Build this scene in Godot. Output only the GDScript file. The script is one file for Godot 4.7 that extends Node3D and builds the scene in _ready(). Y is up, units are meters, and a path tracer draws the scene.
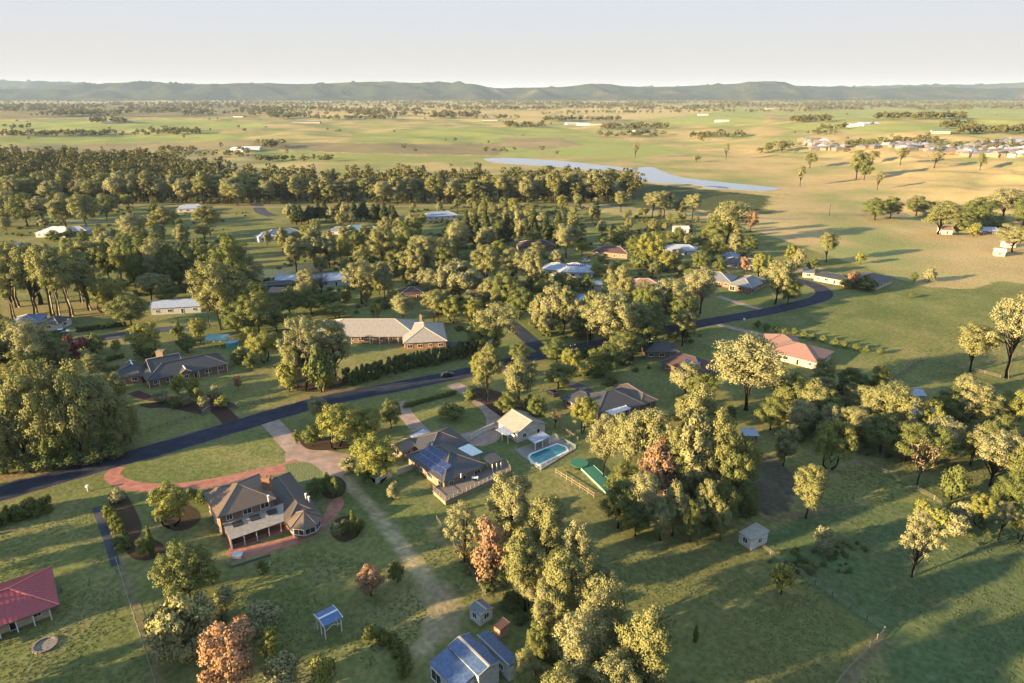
extends Node3D
# A semi-rural suburb seen from 85 m up in low evening sun. x right, -z ahead, metres.

const CAM_H := 85.0
const FOCAL := 683.0            # pixels, for a picture 1024 x 683
const PITCH := 20.0
var sp := sin(deg_to_rad(PITCH))
var cp := cos(deg_to_rad(PITCH))
var M := {}
var PROTO := {}
var used := {}
var rng := RandomNumberGenerator.new()
var n_big := FastNoiseLite.new()
var n_mid := FastNoiseLite.new()
var n_fine := FastNoiseLite.new()
var boxes: Array = []           # footprints of the houses (to keep grass tufts out)

func _ready() -> void:
	rng.seed = 4711
	var cam := Camera3D.new()
	cam.name = "camera"
	cam.position = Vector3(0, CAM_H, 0)
	cam.rotation_degrees = Vector3(-PITCH, 0, 0)
	cam.fov = 53.13
	cam.near = 0.5
	cam.far = 60000.0
	add_child(cam)
	cam.current = true

	var env := Environment.new()
	env.background_mode = Environment.BG_SKY
	var sky := Sky.new()
	var sm := ProceduralSkyMaterial.new()
	sm.sky_top_color = Color(0.365, 0.440, 0.525)
	sm.sky_horizon_color = Color(0.430, 0.410, 0.384)
	sm.sky_curve = 0.18
	sm.ground_horizon_color = Color(0.44, 0.42, 0.39)
	sm.ground_bottom_color = Color(0.2, 0.2, 0.16)
	sm.sun_angle_max = 1.0
	sm.energy_multiplier = 1.0
	sky.sky_material = sm
	env.sky = sky
	env.background_energy_multiplier = 1.0
	env.tonemap_mode = Environment.TONE_MAPPER_LINEAR
	env.tonemap_exposure = 5.1
	env.sdfgi_enabled = true
	env.ssao_enabled = true
	env.ssil_enabled = true
	env.fog_enabled = true
	env.fog_density = 0.000032
	env.fog_light_color = Color(0.76, 0.87, 1.0)
	var we := WorldEnvironment.new()
	we.name = "world_environment"
	we.environment = env
	add_child(we)

	var sun := DirectionalLight3D.new()
	sun.name = "sun"
	var el := deg_to_rad(11.8)
	var az := deg_to_rad(24.0)
	var dir := Vector3(cos(el) * cos(az), -sin(el), -cos(el) * sin(az))
	sun.look_at_from_position(Vector3(-200, 60, 80), Vector3(-200, 60, 80) + dir, Vector3.UP)
	sun.light_energy = 1.6
	sun.light_color = Color(1.0, 0.86, 0.64)
	sun.light_angular_distance = 0.5
	sun.shadow_enabled = true
	add_child(sun)

	n_big.seed = 3; n_big.frequency = 0.004; n_big.fractal_octaves = 3
	n_mid.seed = 8; n_mid.frequency = 0.03; n_mid.fractal_octaves = 3
	n_fine.seed = 21; n_fine.frequency = 0.22; n_fine.fractal_octaves = 2
	materials()
	print("materials ", Time.get_ticks_msec())
	terrain()
	hills()
	print("terrain ", Time.get_ticks_msec())
	roads()
	houses()
	print("houses ", Time.get_ticks_msec())
	village()
	prototypes()
	print("prototypes ", Time.get_ticks_msec())
	trees()
	print("trees ", Time.get_ticks_msec())
	far_woods()
	infill()
	fences()
	details()
	grass_tufts()
	print("done ", Time.get_ticks_msec())

# ---------------------------------------------------------------- geometry of the view
func ray(px: float, py: float) -> Vector3:
	var u := (px - 512.0) / FOCAL
	var v := (341.5 - py) / FOCAL
	return Vector3(u, -sp + v * cp, -(cp + v * sp))

func relief(x: float, z: float) -> float:      # height of the ground
	var d := -z
	var rise: float = 28.0 * smoothstep(270.0, 720.0, x) * smoothstep(430.0, 660.0, d) * (1.0 - smoothstep(1500.0, 2600.0, d))   # the dry slope
	var lk: float = smoothstep(1.0, 1.4, Vector2((x - 130.0) / 230.0, (d - 800.0) / 260.0).length())
	var roll: float = smoothstep(150.0, 320.0, x) * smoothstep(340.0, 460.0, d) * (1.0 - smoothstep(900.0, 1300.0, d)) * lk
	if roll > 0.0: rise += roll * (n_mid.get_noise_2d(x * 0.32, d * 0.5) * 4.0 + n_big.get_noise_2d(x * 1.2, d * 2.0) * 5.0)
	var k: float = smoothstep(520.0, 1100.0, d)
	if k <= 0.0:
		return rise
	k *= smoothstep(1.0, 1.6, Vector2((x - 130.0) / 330.0, (d - 820.0) / 300.0).length())     # flat round the lake
	return rise + k * (n_big.get_noise_2d(x * 0.6, z * 0.6) * 9.0 + n_mid.get_noise_2d(x * 0.12, z * 0.12) * 2.0)

func gp(px: float, py: float, h := 0.0) -> Vector3:   # where the ray of a pixel meets the ground (or a height h over it)
	var r := ray(px, py)
	r.y = minf(r.y, -0.004)
	var t: float = (CAM_H - h) / -r.y
	if t < 330.0:
		return Vector3(r.x * t, h, r.z * t)
	t = maxf((CAM_H - h - 48.0) / -r.y, 300.0)
	var t0 := t
	while t < 15000.0 and CAM_H + r.y * t > relief(r.x * t, r.z * t) + h:
		t0 = t
		t *= 1.025
	for i in 14:
		var m := (t0 + t) * 0.5
		if CAM_H + r.y * m > relief(r.x * m, r.z * m) + h: t0 = m
		else: t = m
	return Vector3(r.x * t, relief(r.x * t, r.z * t) + h, r.z * t)

func px_of(p: Vector3) -> Vector2:
	var q := p - Vector3(0, CAM_H, 0)
	var f := -q.y * sp - q.z * cp
	var u := q.y * cp - q.z * sp
	return Vector2(512.0 + q.x / f * FOCAL, 341.5 - u / f * FOCAL)

func depth_of(p: Vector3) -> float:
	return -(p.y - CAM_H) * sp - p.z * cp

func height_to(base: Vector3, px: float, ytop: float) -> float:
	var r := ray(px, ytop)
	var s := -base.z / -r.z
	return CAM_H + r.y * s - base.y

# ---------------------------------------------------------------- names and metas
func numbered(n: String) -> String:
	if not used.has(n):
		used[n] = 0
		return n
	used[n] += 1
	return "%s_%03d" % [n, used[n]]

func thing(called: String, label: String, category: String, at := Vector3.ZERO, turn := 0.0, group := "") -> Node3D:
	var o := Node3D.new()
	o.name = numbered(called)
	add_child(o)
	o.position = at
	o.rotation.y = turn
	meta(o, label, category, group)
	return o

func meta(o: Node, label: String, category: String, group := "", kind := "") -> void:
	if label: o.set_meta("label", label)
	if category: o.set_meta("category", category)
	if group: o.set_meta("group", group)
	if kind: o.set_meta("kind", kind)

func inst(called: String, mesh: Mesh, m: Material, parent: Node, xf := Transform3D.IDENTITY) -> MeshInstance3D:
	var o := MeshInstance3D.new()
	o.name = called
	o.mesh = mesh
	if m: o.material_override = m
	o.transform = xf
	parent.add_child(o, true)
	return o

func structure(called: String, mesh: Mesh, m: Material, label := "", category := "") -> MeshInstance3D:
	var o := inst(numbered(called), mesh, m, self)
	meta(o, label, category, "", "structure")
	return o

# ---------------------------------------------------------------- mesh builder
class MB:
	var v := PackedVector3Array()
	var n := PackedVector3Array()
	var c := PackedColorArray()
	var ix := PackedInt32Array()
	var col := Color(1, 1, 1)
	var colored := false

	func tri(a: Vector3, b: Vector3, d: Vector3) -> void:      # counter-clockwise seen from outside
		var k := v.size()
		var nn := (b - a).cross(d - a).normalized()
		v.append(a); v.append(b); v.append(d)
		n.append(nn); n.append(nn); n.append(nn)
		if colored:
			c.append(col); c.append(col); c.append(col)
		ix.append(k); ix.append(k + 2); ix.append(k + 1)

	func quad(a: Vector3, b: Vector3, d: Vector3, e: Vector3) -> void:
		var k := v.size()
		var nn := (b - a).cross(e - a)
		if nn.length_squared() < 1e-12:
			nn = (d - b).cross(e - b)
		nn = nn.normalized()
		v.append(a); v.append(b); v.append(d); v.append(e)
		for i in 4:
			n.append(nn)
			if colored: c.append(col)
		ix.append(k); ix.append(k + 2); ix.append(k + 1)
		ix.append(k); ix.append(k + 3); ix.append(k + 2)

	func box(p: Vector3, s: Vector3, b := Basis.IDENTITY) -> void:   # centre, size
		var h := s * 0.5
		var q: Array[Vector3] = []
		for i in 8:
			q.append(p + b * Vector3(h.x if i & 1 else -h.x, h.y if i & 2 else -h.y, h.z if i & 4 else -h.z))
		quad(q[0], q[2], q[3], q[1]); quad(q[4], q[5], q[7], q[6])
		quad(q[0], q[4], q[6], q[2]); quad(q[1], q[3], q[7], q[5])
		quad(q[2], q[6], q[7], q[3]); quad(q[0], q[1], q[5], q[4])

	func bar(a: Vector3, b: Vector3, w: float, h: float) -> void:
		var d := b - a
		if d.length() < 1e-4: return
		var z := d.normalized()
		var x := Vector3.UP.cross(z)
		if x.length() < 1e-3: x = Vector3.RIGHT
		x = x.normalized()
		box((a + b) * 0.5, Vector3(w, h, d.length()), Basis(x, z.cross(x), z))

	func tube(pts: Array, rad: Array, sides := 6) -> void:
		var rings: Array = []
		for i in pts.size():
			var d: Vector3 = (pts[mini(i + 1, pts.size() - 1)] - pts[maxi(i - 1, 0)]).normalized()
			var x := d.cross(Vector3(0.3, 0.1, 1)).normalized()
			var y := d.cross(x)
			var k := v.size()
			for s in sides:
				var a := TAU * s / sides
				var o := x * cos(a) + y * sin(a)
				v.append(pts[i] + o * rad[i]); n.append(o)
				if colored: c.append(col)
			rings.append(k)
		for i in pts.size() - 1:
			for s in sides:
				var a: int = rings[i] + s
				var b: int = rings[i] + (s + 1) % sides
				var a2: int = rings[i + 1] + s
				var b2: int = rings[i + 1] + (s + 1) % sides
				ix.append(a); ix.append(b); ix.append(b2)
				ix.append(a); ix.append(b2); ix.append(a2)

	func cyl(p: Vector3, r: float, h: float, sides := 14, r2 := -1.0) -> void:   # upright, capped
		if r2 < 0: r2 = r
		for s in sides:
			var a := TAU * s / sides
			var b := TAU * (s + 1) / sides
			var a0 := p + Vector3(cos(a) * r, 0, -sin(a) * r)
			var b0 := p + Vector3(cos(b) * r, 0, -sin(b) * r)
			var a1 := p + Vector3(cos(a) * r2, h, -sin(a) * r2)
			var b1 := p + Vector3(cos(b) * r2, h, -sin(b) * r2)
			quad(a0, b0, b1, a1)
			tri(p + Vector3(0, h, 0), a1, b1)
			tri(p, b0, a0)

	func mesh() -> ArrayMesh:
		var arr: Array = []
		arr.resize(Mesh.ARRAY_MAX)
		arr[Mesh.ARRAY_VERTEX] = v
		arr[Mesh.ARRAY_NORMAL] = n
		if colored: arr[Mesh.ARRAY_COLOR] = c
		arr[Mesh.ARRAY_INDEX] = ix
		var m := ArrayMesh.new()
		m.add_surface_from_arrays(Mesh.PRIMITIVE_TRIANGLES, arr)
		return m

func slab_poly(pts: PackedVector2Array, y0: float, y1: float) -> ArrayMesh:     # an extruded outline, x and z
	var b := MB.new()
	var tr := Geometry2D.triangulate_polygon(pts)
	var area := 0.0
	for i in pts.size():
		area += pts[i].cross(pts[(i + 1) % pts.size()])
	for i in range(0, tr.size(), 3):
		var a := pts[tr[i]]; var e := pts[tr[i + 1]]; var f := pts[tr[i + 2]]
		if (e - a).cross(f - a) > 0:
			var t := e; e = f; f = t
		b.tri(Vector3(a.x, y1, a.y), Vector3(e.x, y1, e.y), Vector3(f.x, y1, f.y))
	for i in pts.size():
		var a := pts[i]; var e := pts[(i + 1) % pts.size()]
		if area > 0:
			var t := a; a = e; e = t
		b.quad(Vector3(a.x, y0, a.y), Vector3(e.x, y0, e.y), Vector3(e.x, y1, e.y), Vector3(a.x, y1, a.y))
	return b.mesh()

func smooth_line(pts: Array, step := 2.0) -> Array:        # Catmull-Rom through ground points
	var out: Array = []
	for i in pts.size() - 1:
		var p0: Vector3 = pts[maxi(i - 1, 0)]; var p1: Vector3 = pts[i]
		var p2: Vector3 = pts[i + 1]; var p3: Vector3 = pts[mini(i + 2, pts.size() - 1)]
		var k := maxi(1, int(p1.distance_to(p2) / step))
		for j in k:
			out.append(p1.cubic_interpolate(p2, p0, p3, float(j) / k))
	out.append(pts[pts.size() - 1])
	return out

func px_line(a: Array, h := 0.0) -> Array:
	var out: Array = []
	for i in range(0, a.size(), 2):
		out.append(gp(a[i], a[i + 1], h))
	return out

func px_poly(a: Array) -> PackedVector2Array:
	var out := PackedVector2Array()
	for i in range(0, a.size(), 2):
		var p := gp(a[i], a[i + 1])
		out.append(Vector2(p.x, p.z))
	return out

func round_poly(p: PackedVector2Array, k := 5) -> PackedVector2Array:
	var out := PackedVector2Array()
	var m := p.size()
	for i in m:
		for j in k:
			out.append(p[i].cubic_interpolate(p[(i + 1) % m], p[(i - 1 + m) % m], p[(i + 2) % m], float(j) / k))
	return out

func ribbon(line: Array, w: float, y: float, ragged := 0.0, w_end := -1.0) -> ArrayMesh:
	var b := MB.new()
	var last_l := Vector3.ZERO; var last_r := Vector3.ZERO
	for i in line.size():
		var d: Vector3 = (line[mini(i + 1, line.size() - 1)] - line[maxi(i - 1, 0)])
		d.y = 0; d = d.normalized()
		var s := Vector3(-d.z, 0, d.x)
		var p: Vector3 = line[i]
		var ww := w if w_end < 0 else lerpf(w, w_end, float(i) / (line.size() - 1))
		var l := p - s * (ww * 0.5 + n_fine.get_noise_2d(p.x * 2.0, p.z * 2.0) * ragged)
		var r := p + s * (ww * 0.5 + n_fine.get_noise_2d(p.x * 2.0 + 90, p.z * 2.0) * ragged)
		l.y = relief(l.x, l.z) + y; r.y = relief(r.x, r.z) + y
		if i > 0:
			b.quad(last_r, r, l, last_l)
		last_l = l; last_r = r
	return b.mesh()

# ---------------------------------------------------------------- materials
func lin(r: float, g: float, b: float) -> Color:
	return Color(r, g, b).linear_to_srgb()

func noise_tex(sd: int, freq: float, oct: int, lo: float, hi: float, px := 512, normal := false, bump := 4.0) -> NoiseTexture2D:
	var f := FastNoiseLite.new()
	f.seed = sd; f.frequency = freq; f.fractal_octaves = oct
	f.noise_type = FastNoiseLite.TYPE_SIMPLEX_SMOOTH
	var t := NoiseTexture2D.new()
	t.width = px; t.height = px; t.seamless = true; t.noise = f
	if normal:
		t.as_normal_map = true
		t.bump_strength = bump
	else:
		var g := Gradient.new()
		g.set_color(0, Color(lo, lo, lo)); g.set_color(1, Color(hi, hi, hi))
		g.set_offset(0, 0.15); g.set_offset(1, 0.85)
		t.color_ramp = g
	return t

func mat(called: String, c: Color, rough := 0.9, tex: Texture2D = null, size := 4.0, nrm: Texture2D = null, ns := 0.5, metal := 0.0) -> StandardMaterial3D:
	var m := StandardMaterial3D.new()
	m.resource_name = called
	m.albedo_color = c
	m.roughness = rough
	m.metallic = metal
	if tex:
		m.albedo_texture = tex
	if nrm:
		m.normal_enabled = true
		m.normal_texture = nrm
		m.normal_scale = ns
	if tex or nrm:
		m.uv1_triplanar = true
		m.uv1_world_triplanar = true
		m.uv1_scale = Vector3.ONE / size
	M[called] = m
	return m

func materials() -> void:
	var blotch := noise_tex(5, 0.02, 5, 0.70, 1.0)
	var soft := noise_tex(6, 0.012, 4, 0.84, 1.0)
	var strong := noise_tex(9, 0.03, 5, 0.45, 1.0)
	var rough_n := noise_tex(7, 0.05, 4, 0, 1, 512, true, 6.0)
	var grass_n := noise_tex(17, 0.035, 5, 0, 1, 1024, true, 10.0)
	var grass_a := noise_tex(19, 0.022, 6, 0.82, 1.0, 1024)
	var g := mat("ground", Color(1, 1, 1), 1.0, grass_a, 38.0, grass_n, 0.13)
	g.vertex_color_use_as_albedo = true
	g.metallic_specular = 0.1
	var hm := mat("hill", Color(1, 1, 1), 1.0, noise_tex(29, 0.05, 5, 0.45, 1.0, 512), 900.0)
	hm.vertex_color_use_as_albedo = true
	hm.metallic_specular = 0.0
	mat("asphalt", lin(0.036, 0.042, 0.058), 1.0, soft, 24.0)
	mat("old_asphalt", lin(0.065, 0.07, 0.085), 0.95, soft, 24.0)
	mat("concrete", lin(0.31, 0.235, 0.195), 0.9, soft, 22.0)
	mat("pink_paver", lin(0.34, 0.155, 0.115), 0.9, soft, 14.0)
	mat("dark_paver", lin(0.11, 0.065, 0.055), 0.9, strong, 4.0)
	mat("gravel", lin(0.42, 0.35, 0.26), 1.0, strong, 6.0)
	mat("earth", lin(0.075, 0.05, 0.036), 1.0, strong, 5.0, rough_n, 0.6)
	mat("verge", lin(0.19, 0.16, 0.085), 1.0, strong, 6.0)
	mat("mulch", lin(0.105, 0.075, 0.05), 1.0, strong, 3.0, rough_n, 0.6)
	mat("stone", lin(0.30, 0.26, 0.22), 0.95, strong, 2.0)
	for k in ["asphalt", "old_asphalt", "concrete", "pink_paver", "dark_paver", "gravel", "earth", "mulch"]: M[k].metallic_specular = 0.15
	# walls
	mat("brick_wall", lin(0.33, 0.20, 0.125), 0.95, strong, 2.0, rough_n, 0.3)
	mat("pale_brick_wall", lin(0.40, 0.29, 0.20), 0.95, strong, 2.0, rough_n, 0.3)
	mat("orange_brick_wall", lin(0.42, 0.22, 0.12), 0.95, strong, 2.0)
	mat("cream_wall", lin(0.46, 0.39, 0.29), 0.9, soft, 5.0)
	mat("white_wall", lin(0.50, 0.48, 0.45), 0.85, soft, 5.0)
	mat("pink_wall", lin(0.46, 0.27, 0.20), 0.9, blotch, 3.0)
	mat("grey_wall", lin(0.40, 0.42, 0.43), 0.8, soft, 5.0)
	mat("timber", lin(0.26, 0.18, 0.11), 0.95, strong, 2.5)
	mat("pale_timber", lin(0.45, 0.36, 0.25), 0.95, strong, 2.5)
	mat("grey_timber", lin(0.24, 0.21, 0.18), 0.95, strong, 2.5)
	mat("white_paint", lin(0.72, 0.70, 0.66), 0.6, soft, 3.0)
	# roofs
	mat("slate_roof", lin(0.040, 0.041, 0.046), 0.6, blotch, 2.5, rough_n, 0.5)
	mat("blue_roof", lin(0.050, 0.050, 0.056), 0.5, blotch, 3.0, rough_n, 0.35)
	mat("brown_tile_roof", lin(0.150, 0.103, 0.070), 0.55, blotch, 2.5, rough_n, 0.6)
	mat("dark_tile_roof", lin(0.078, 0.058, 0.046), 0.55, blotch, 2.5, rough_n, 0.6)
	mat("red_roof", lin(0.34, 0.052, 0.058), 0.5, soft, 4.0)
	mat("terracotta_roof", lin(0.30, 0.165, 0.135), 0.85, blotch, 2.5, rough_n, 0.4)
	mat("maroon_roof", lin(0.085, 0.042, 0.04), 0.85, blotch, 2.5)
	mat("cream_roof", lin(0.275, 0.245, 0.205), 0.55, soft, 6.0)
	mat("grey_roof", lin(0.17, 0.185, 0.21), 0.6, blotch, 5.0)
	mat("pale_blue_roof", lin(0.27, 0.31, 0.38), 0.5, soft, 6.0)
	mat("sky_blue_roof", lin(0.06, 0.125, 0.28), 0.45, soft, 6.0)
	mat("shed_blue_roof", lin(0.085, 0.14, 0.26), 0.4, blotch, 7.0, null, 0.0, 0.15)
	mat("teal_roof", lin(0.16, 0.31, 0.31), 0.55, soft, 6.0)
	mat("white_roof", lin(0.50, 0.50, 0.51), 0.5, soft, 6.0)
	mat("translucent_sheet", lin(0.62, 0.66, 0.64), 0.4, soft, 4.0)
	mat("cap", lin(0.11, 0.088, 0.072), 0.7)
	mat("dark_cap", lin(0.05, 0.05, 0.052), 0.7)
	mat("red_cap", lin(0.52, 0.13, 0.11), 0.6)
	mat("gutter", lin(0.34, 0.31, 0.27), 0.5)
	mat("dark_gutter", lin(0.06, 0.055, 0.052), 0.5)
	mat("glass", lin(0.02, 0.026, 0.034), 0.06)
	mat("solar", lin(0.012, 0.026, 0.10), 0.15)
	mat("solar_edge", lin(0.5, 0.5, 0.52), 0.3, null, 1.0, null, 0.0, 0.7)
	mat("dark", lin(0.02, 0.02, 0.022), 0.6)
	mat("pool_water", lin(0.018, 0.17, 0.18), 0.05, soft, 6.0, noise_tex(33, 0.03, 3, 0, 1, 256, true, 2.0), 0.12)
	mat("lake_water", lin(0.13, 0.17, 0.23), 0.07, null, 12.0, noise_tex(34, 0.04, 4, 0, 1, 256, true, 1.0), 0.04)
	mat("coping", lin(0.70, 0.69, 0.66), 0.7, soft, 2.0)
	mat("deck_paver", lin(0.36, 0.31, 0.27), 0.9, strong, 3.0)
	mat("green_cloth", lin(0.02, 0.13, 0.08), 0.8, soft, 3.0)
	mat("pale_green_cloth", lin(0.22, 0.40, 0.30), 0.8, soft, 3.0)
	mat("tank_green", lin(0.06, 0.27, 0.21), 0.6)
	mat("car_black", lin(0.012, 0.012, 0.015), 0.25)
	mat("car_white", lin(0.70, 0.70, 0.70), 0.25)
	mat("car_blue", lin(0.25, 0.30, 0.38), 0.25)
	mat("car_red", lin(0.30, 0.02, 0.02), 0.25)
	mat("tyre", lin(0.02, 0.02, 0.02), 0.9)
	mat("lamp_lens", lin(0.6, 0.6, 0.55), 0.2)
	mat("steel", lin(0.45, 0.45, 0.45), 0.4, null, 1.0, null, 0.0, 0.6)
	mat("bark_pale", lin(0.46, 0.40, 0.32), 0.95, strong, 3.0)
	mat("bark_white", lin(0.60, 0.54, 0.45), 0.95, blotch, 3.0)
	mat("wire", lin(0.30, 0.27, 0.22), 0.7)
	mat("bark_dark", lin(0.13, 0.10, 0.075), 0.95, strong, 3.0)
	var lf := mat("leaf", Color(1, 1, 1), 0.75)
	lf.vertex_color_use_as_albedo = true
	lf.backlight_enabled = true
	lf.backlight = Color(0.50, 0.54, 0.26)
	lf.cull_mode = BaseMaterial3D.CULL_DISABLED
	lf.metallic_specular = 0.25

# ---------------------------------------------------------------- ground
# paddocks as outlines in the picture: each is a colour of crop, grass, soil or painted shade
var FIELDS := [
	[[352,134, 440,128, 560,127, 600,135, 545,141, 440,144, 350,140], Color(0.286, 0.295, 0.106)],
	[[255,142, 430,144, 560,143, 640,148, 560,157, 330,152, 240,147], Color(0.243, 0.195, 0.114)],
	[[0,121, 180,119, 260,122, 265,128, 120,131, 0,131], Color(0.301, 0.310, 0.112)],
	[[0,137, 150,133, 255,133, 240,140, 100,145, 0,145], Color(0.286, 0.295, 0.106)],
	[[0,147, 100,144, 255,141, 250,150, 100,153, 0,152], Color(0.271, 0.218, 0.127)],
	[[255,150, 330,153, 440,157, 500,158, 420,163, 250,160], Color(0.256, 0.264, 0.095)],
	[[640,111, 700,108, 765,110, 765,124, 660,126], Color(0.301, 0.310, 0.112)],
	[[765,112, 1024,107, 1024,121, 830,120], Color(0.301, 0.310, 0.112)],
	[[770,124, 1024,122, 1024,133, 800,131], Color(0.301, 0.310, 0.112)],
	[[500,135, 590,137, 700,150, 640,158, 500,156], Color(0.301, 0.310, 0.112)],
	[[500,137, 560,138, 585,145, 540,150, 500,147], Color(0.271, 0.218, 0.127)],
	[[560,108, 700,106, 720,112, 640,120, 560,116], Color(0.465, 0.357, 0.171)],
	[[250,106, 480,104, 560,110, 540,122, 300,116], Color(0.449, 0.341, 0.155)],
	[[0,104, 250,104, 260,118, 100,117, 0,119], Color(0.248, 0.202, 0.109)],
	# shade beside the lake, painted as a darker green ground colour
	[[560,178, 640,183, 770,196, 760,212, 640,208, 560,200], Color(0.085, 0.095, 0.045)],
	# yellow strips between the far gardens
	[[255,272, 300,264, 405,258, 410,264, 300,273, 262,279], Color(0.459, 0.351, 0.162)],
	[[0,300, 40,303, 100,302, 135,306, 100,316, 0,318], Color(0.260, 0.210, 0.090)],
	[[170,280, 220,276, 262,276, 240,290, 190,290], Color(0.220, 0.180, 0.080)],
	# bare yard
	[[700,462, 765,452, 800,478, 792,512, 745,516, 715,498], Color(0.105, 0.085, 0.062)],
	# mown paddock and the rough one beside it
	[[560,560, 640,520, 745,545, 880,632, 830,690, 560,760], Color(0.150, 0.148, 0.056)],
	[[745,545, 830,505, 1100,500, 1100,700, 900,700, 880,632], Color(0.110, 0.135, 0.058)],
	[[560,500, 640,500, 700,530, 745,548, 640,560, 560,560], Color(0.170, 0.162, 0.065)],
]
# worn tracks: polyline in the picture, half width in metres, colour
var TRACKS := [
	[[345,480, 372,508, 400,545, 428,580, 448,604, 440,628, 420,650], 1.5, Color(0.34, 0.28, 0.165)],
	[[440,628, 448,610, 436,592], 3.0, Color(0.27, 0.22, 0.13)],
	[[470,560, 440,540, 420,520], 0.5, Color(0.19, 0.15, 0.08)],
	[[0,480, 40,468, 80,458, 110,448], 1.6, Color(0.20, 0.155, 0.095)],
	[[270,412, 310,396, 350,388], 1.0, Color(0.2, 0.16, 0.09)],
	[[840,466, 900,455, 960,446], 0.5, Color(0.2, 0.17, 0.09)],
	[[770,520, 815,512, 850,508], 0.6, Color(0.17, 0.10, 0.07)],
	[[885,385, 905,372, 920,360], 0.7, Color(0.10, 0.085, 0.05)],
	[[120,560, 135,600, 150,650, 158,690], 0.6, Color(0.20, 0.16, 0.09)],
	[[690,620, 760,600, 800,590], 0.8, Color(0.14, 0.14, 0.06)],
	[[840,690, 860,665, 882,640], 0.9, Color(0.17, 0.13, 0.08)],
]
# the dry hill slope beyond the track
var SLOPE := PackedVector2Array([Vector2(770, 196), Vector2(800, 180), Vector2(860, 160), Vector2(1200, 150), Vector2(1200, 283), Vector2(1000, 285), Vector2(930, 288), Vector2(860, 266), Vector2(800, 246), Vector2(745, 228), Vector2(700, 222), Vector2(640, 216), Vector2(580, 212), Vector2(590, 203), Vector2(700, 212), Vector2(765, 214)])
var field_polys: Array = []
var track_lines: Array = []

func ground_color(x: float, z: float) -> Color:
	var d := -z
	var p := px_of(Vector3(x, relief(x, z), z)) if d > 20 else Vector2(-999, -999)
	var nb := n_big.get_noise_2d(x * 2.0, z * 2.0)
	var nm := n_mid.get_noise_2d(x, z)
	var nf := n_fine.get_noise_2d(x, z)
	# lawn green drifting to olive, then dry grass with distance from the watered gardens
	var c := Color(0.128, 0.155, 0.054).lerp(Color(0.195, 0.180, 0.068), clampf(0.40 + nm * 0.5 + nb * 0.6, 0, 1))
	c = c.lerp(Color(0.235, 0.20, 0.10), 0.38 * smoothstep(0.12, 0.45, n_mid.get_noise_2d(x * 1.9 + 300.0, z * 1.9)))     # dry patches
	var far_dry: float = smoothstep(540.0, 660.0, d + nm * 60.0)
	if far_dry < 1.0 and p.x > 570 and Geometry2D.is_point_in_polygon(p + Vector2(nm * 14.0, nm * 6.0), SLOPE): far_dry = 1.0
	var gold: float = 0.45 * smoothstep(180.0, 300.0, x) * (1.0 - smoothstep(900.0, 1300.0, d))
	if far_dry > 0:
		c = c.lerp(Color(0.40, 0.31, 0.15).lerp(Color(0.215, 0.235, 0.092), clampf(0.52 - gold + nb * 1.4 + nm * 0.5, 0, 1)), far_dry)
	var q := p + Vector2(nm * 10.0, nf * 1.5) * (1.0 if d < 500 else 0.35)
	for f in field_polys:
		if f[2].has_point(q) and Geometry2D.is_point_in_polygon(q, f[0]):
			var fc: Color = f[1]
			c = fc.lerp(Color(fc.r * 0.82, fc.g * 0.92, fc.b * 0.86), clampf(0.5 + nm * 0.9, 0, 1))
	if d > 40 and d < 330:
		for t in track_lines:
			if t[3].has_point(Vector2(x, z)):
				var best := 1e9
				var ln: PackedVector2Array = t[0]
				for i in ln.size() - 1:
					best = minf(best, Geometry2D.get_closest_point_to_segment(Vector2(x, z), ln[i], ln[i + 1]).distance_to(Vector2(x, z)))
				var k := clampf((t[1] * (1.0 + nm * 0.25) - best) / 0.9 + 0.5, 0, 1)
				c = c.lerp(t[2], k * clampf(0.85 + nf * 0.5, 0, 1))
	var s := 1.0 + nf * 0.12 + nm * 0.16
	# clover and dry tufts
	if nf > 0.34: c = c.lerp(Color(0.2, 0.17, 0.08), 0.12)
	return Color(c.r * s, c.g * s, c.b * s)

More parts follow.
